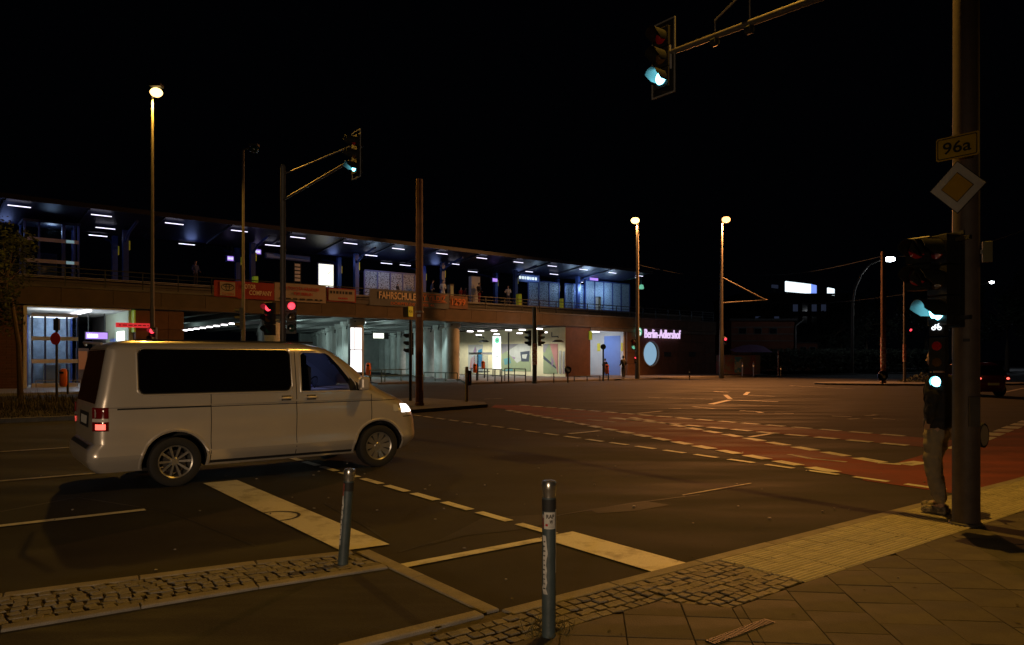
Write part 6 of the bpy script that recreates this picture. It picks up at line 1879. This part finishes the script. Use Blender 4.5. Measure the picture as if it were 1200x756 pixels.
round_sign('back of a round sign on a post before the bright passage', 707, 406.5, 3.2, 446.5, 'rail_dark')
round_sign('back of a small round sign far right beside the big mast', 1148.5, 363, 4.2, 440, 'sign_back')
# bins
def bin_(label, px, pyt, pyb, wpx, base, group='orange waste bins'):
    b = gp(px, base, .12); d = b.y; z0 = CAMH + (HZ - pyb) / F * d - .12; z1 = CAMH + (HZ - pyt) / F * d - .12; r = wpx * d / F / 2
    t = thing('waste_bin', label, 'bin', b, 0, group)
    MB().lathe([(r * .75, z0), (r, z0 + .1), (r, z0 + (z1 - z0) * .8), (r * .8, z0 + (z1 - z0) * .95), (r * .3, z1)], 16).build('bin_body', M['bin_orange'], t, True)
    MB().box(-r * .55, r * .55, -r * 1.06, -r * .8, z0 + (z1 - z0) * .72, z0 + (z1 - z0) * .84).build('slot', M['ink'], t)
    MB().cyl((r * .9, r * .4, 0), (r * .9, r * .4, z1 * .95), .05, n=6).build('post', M['rail_dark'], t)
    return t
bin_('orange bin on a post before the bright station passage', 711, 427, 438, 4.5, 446)
bin_('orange bin under the bridge left of the bus shelter', 556.5, 426, 437, 4.6, 446)
bin_('orange bin between the bus shelter posts', 566, 423, 432, 4.0, 443)
bin_('orange bin beside the lit advertising panel under the bridge', 431.5, 425, 440, 6.0, 447)
bin_('orange bin before the glass lift at the left', 74.5, 432, 453, 8.5, 462)
t = thing('stop_sign_post', 'dark round sign on a thin post before the glass lift', 'sign', gp(66.5, 465, .1))
d = t.location.y
zc = CAMH + (HZ - 397) / F * d - .1
MB().cyl((0, 0, 0), (0, 0, zc + .9), .05, n=8).build('pole', M['rail_dark'], t)
MB().lathe([(.01, 0), (.21, 0), (.21, .03), (.01, .03)], 20, Matrix.Translation((0, -.08, zc)) @ FR @ Matrix.Diagonal((1, 1.25, 1, 1))).build('disc', M['red_ink'], t)
MB().box(-.11, .11, -.06, .06, zc + .35, zc + .85).build('box', M['rail_dark'], t)

# guard railings in front of the stop and along the underpass
def hoops(label, px_list, py_base, py_top, m='rail_dark', mid=True):
    a = gp(px_list[0], py_base[0], .12); t = thing('guard_railing', label, 'railing', a, 0, 'steel guard railings by the station')
    z_ = None; pts = []
    for px, pb in zip(px_list, [py_base[0] + (py_base[1] - py_base[0]) * i / (len(px_list) - 1) for i in range(len(px_list))]):
        pts.append(gp(px, pb, .12) - a)
    H = (py_base[0] - py_top) / F * a.y
    for p_ in pts: MB().cyl(p_, p_ + Vector((0, 0, H)), .035, n=6).build('post', M[m], t)
    for f in ((1, .52) if mid else (1,)):
        for p_, q_ in zip(pts, pts[1:]): MB().cyl(p_ + Vector((0, 0, H * f)), q_ + Vector((0, 0, H * f)), .03, n=6).build('rail', M[m], t)
    return t
hoops('dark guard railing before the bus shelter, left end at the bins', [552, 560, 571.5, 580, 588], (445, 448.5), 431.5)
hoops('short dark guard railing right of the bus stop totem', [591.5, 603, 616], (446.5, 447.8), 432)
hoops('long low green railing running into the underpass, left part', [433, 447, 451, 470, 480], (449, 446), 434, 'rail_green')
hoops('railing at the foot of the grey columns right of the brown mast', [497, 510, 522, 536], (446, 447), 436.5, 'rail_green', False)
hoops('low dark railing before the brick pier and the passage', [673, 688, 703], (447, 446.5), 441, mid=False)
t = thing('tall_thin_post', 'tall thin dark post before the painted wall', 'post', gp(596, 447.5, .12))
MB().cyl((0, 0, 0), (0, 0, (447 - 389) / F * t.location.y), .05, n=8).build('pole', M['rail_dark'], t)
# catenary and span wires, dark against the sky
t = thing('overhead_wires', 'thin dark overhead wires crossing the sky at the right', 'wires')
A = vp(1035, 300, 49); 
for q, p_ in ((vp(747, 310, 60), vp(870, 322, 75)), (vp(870, 322, 75), A), (A, vp(1200, 270, 40)), (vp(1060, 345, 52), vp(880, 352, 80))):
    pts = [q.lerp(p_, k / 10) - Vector((0, 0, .5 * math.sin(PI * k / 10))) for k in range(11)]
    MB().tube(pts, .015, 5).build('wire', M['rail_dark'], t)
t = thing('hanging_lantern', 'small green lit lantern hanging by the platform end', 'lantern', st(s_at(749, 5), 5, 0))
dd = st(s_at(752, 5), 5).y; z_a = z_at(752, 327, 5); z_b = z_at(752, 337, 5)
MB().tube([(-1.4, 0, z_a - .1), (-.2, 0, z_a + .1), (.2, 0, z_a), (.25, 0, z_b + .3)], .05, 6).build('arm', M['rail_green'], t)
MB().lathe([(.2, 0), (.28, .1), (.2, .45), (.05, .5)], 12, Matrix.Translation((.25, 0, z_b - .2))).build('lantern_glass', M['green_disc'], t, True)
MB().box(-.45, -.05, -.06, .06, z_a + .12, z_a + .2).build('light_strip', M['tube_light'], t)

# ---------------------------------------------------------------- trees and hedge
leafq = [MB().add([(-.5, 0, 0), (0, -.22, .05), (.5, 0, 0), (0, .22, .05)], [(0, 1, 2), (0, 2, 3)])]
def tree(label, base, h, crown, n, lsz, trunk_r=.2, lm='leaf', group=None, seed=0, name='broadleaf_tree'):
    rr = random.Random(seed)
    t = thing(name, label, 'tree', base, 0, group)
    cx_, cy_, cz_, rx, ry, rz_ = crown
    tr = MB(); top = Vector((cx_ * .8, cy_, cz_))
    tr.tube([(0, 0, -.1), (cx_ * .15 + .05, 0, h * .25), (cx_ * .5, cy_ * .5, h * .5), top], [trunk_r, trunk_r * .8, trunk_r * .55, trunk_r * .2], 9)
    clumps = []
    for k in range(16):
        a = rr.uniform(0, 6.28); e = rr.uniform(-.9, 1); q = rr.uniform(.45, .95)
        c = Vector((cx_ + rx * q * math.cos(a) * math.sqrt(1 - e * e * .7), cy_ + ry * q * math.sin(a) * math.sqrt(1 - e * e * .7), cz_ + rz_ * e * q))
        clumps.append((c, rr.uniform(.22, .42)))
        s_ = Vector((cx_ * .5, cy_ * .5, h * .5)).lerp(top, rr.random() * .8)
        tr.tube([s_, s_.lerp(c, .5) + Vector((0, 0, rr.uniform(0, .3))), c], [trunk_r * .25, trunk_r * .14, .01], 5)
    tr.build('trunk', M['bark'], t, True)
    vs = []; fs = []
    for i in range(n):
        c, q = clumps[i % 16]
        d = Vector((rr.gauss(0, 1), rr.gauss(0, 1), rr.gauss(0, 1))); d.normalize()
        p_ = c + Vector((d.x * rx, d.y * ry, d.z * rz_)) * q * rr.random() ** .45
        s_ = lsz * rr.uniform(.6, 1.3)
        ax1 = Vector((rr.gauss(0, 1), rr.gauss(0, 1), rr.gauss(0, .5))).normalized(); ax2 = ax1.orthogonal().normalized()
        k = len(vs)
        vs += [p_ - ax1 * s_ * .5, p_ + ax2 * s_ * .24, p_ + ax1 * s_ * .5, p_ - ax2 * s_ * .24]
        fs.append((k, k + 1, k + 2, k + 3))
    tag(MB().add(vs, fs).build('crown', M[lm], t), kind='stuff')
    return t
b = gp(24, 466, .1)
tree('slim young tree with sparse dark leaves at the left edge before the lift', b, 8.6, (-.8, 0, 5.3, 2.0, 1.8, 2.6), 3800, .17, .12, seed=3)
for k, (px, d, pt, wd) in enumerate(((905, 125, 372, 7), (985, 120, 345, 9), (1085, 105, 318, 9), (1015, 130, 340, 10), (1180, 95, 330, 9), (1225, 90, 310, 8), (700, 150, 340, 10), (790, 120, 352, 8))):
    H = CAMH + (HZ - pt) / F * d
    tree(['dark leafy tree behind the brick building, partly hidden', 'dark tree rising left of the curved lamp post', 'tall dark tree right of the slim yellowish mast', 'broad dark tree right of the curved lamp post',
          'dark tree at the right edge beyond the red car', 'dark tree just beyond the right edge of the picture', 'tree hidden in the dark behind the station', 'dark tree behind the right end of the station wall'][k],
         Vector((far(px, d), d, 0)), H, (0, 0, H * .62, wd * .5, wd * .45, H * .38), 2200, .55, .3, 'hedge', 'dark trees in the background', seed=20 + k)
t = thing('hedge', 'long dark hedge behind the far pavement left of the curved lamp post', 'hedge', (0, 90, .1))
rr = random.Random(5); vs = []; fs = []
xh0, xh1 = far(888, 90), far(1110, 90)
for i in range(9000):
    p_ = Vector((rr.uniform(xh0, xh1), rr.uniform(-.2, 2.5), rr.random() ** .7 * 2.7 * (1 + .08 * math.sin(i))))
    ax1 = Vector((rr.gauss(0, 1), rr.gauss(0, 1), rr.gauss(0, 1))).normalized(); ax2 = ax1.orthogonal().normalized(); s_ = rr.uniform(.12, .26); k = len(vs)
    vs += [p_ - ax1 * s_, p_ + ax2 * s_ * .5, p_ + ax1 * s_, p_ - ax2 * s_ * .5]; fs.append((k, k + 1, k + 2, k + 3))
MB().add(vs, fs).build('foliage', M['hedge'], t)
t['kind'] = 'stuff'
c = gp(1085, 447.5, .12); vs = []; fs = []
for i in range(700):
    a = rr.uniform(0, 6.28); q = math.sqrt(rr.random())
    p_ = Vector((c.x + q * 2.0 * math.cos(a), c.y + q * .8 * math.sin(a), .12 + rr.random() * .7 * (1 - q * q)))
    ax1 = Vector((rr.gauss(0, 1), rr.gauss(0, 1), rr.gauss(0, 1))).normalized(); ax2 = ax1.orthogonal().normalized(); s_ = rr.uniform(.06, .12); k = len(vs)
    vs += [p_ - ax1 * s_, p_ + ax2 * s_ * .5, p_ + ax1 * s_, p_ - ax2 * s_ * .5]; fs.append((k, k + 1, k + 2, k + 3))
o = MB(c).add(vs, fs).build('low_bush', M['hedge']); o.location = c
tag(o, 'low dark bush on the far island right of the slim mast', 'bush')
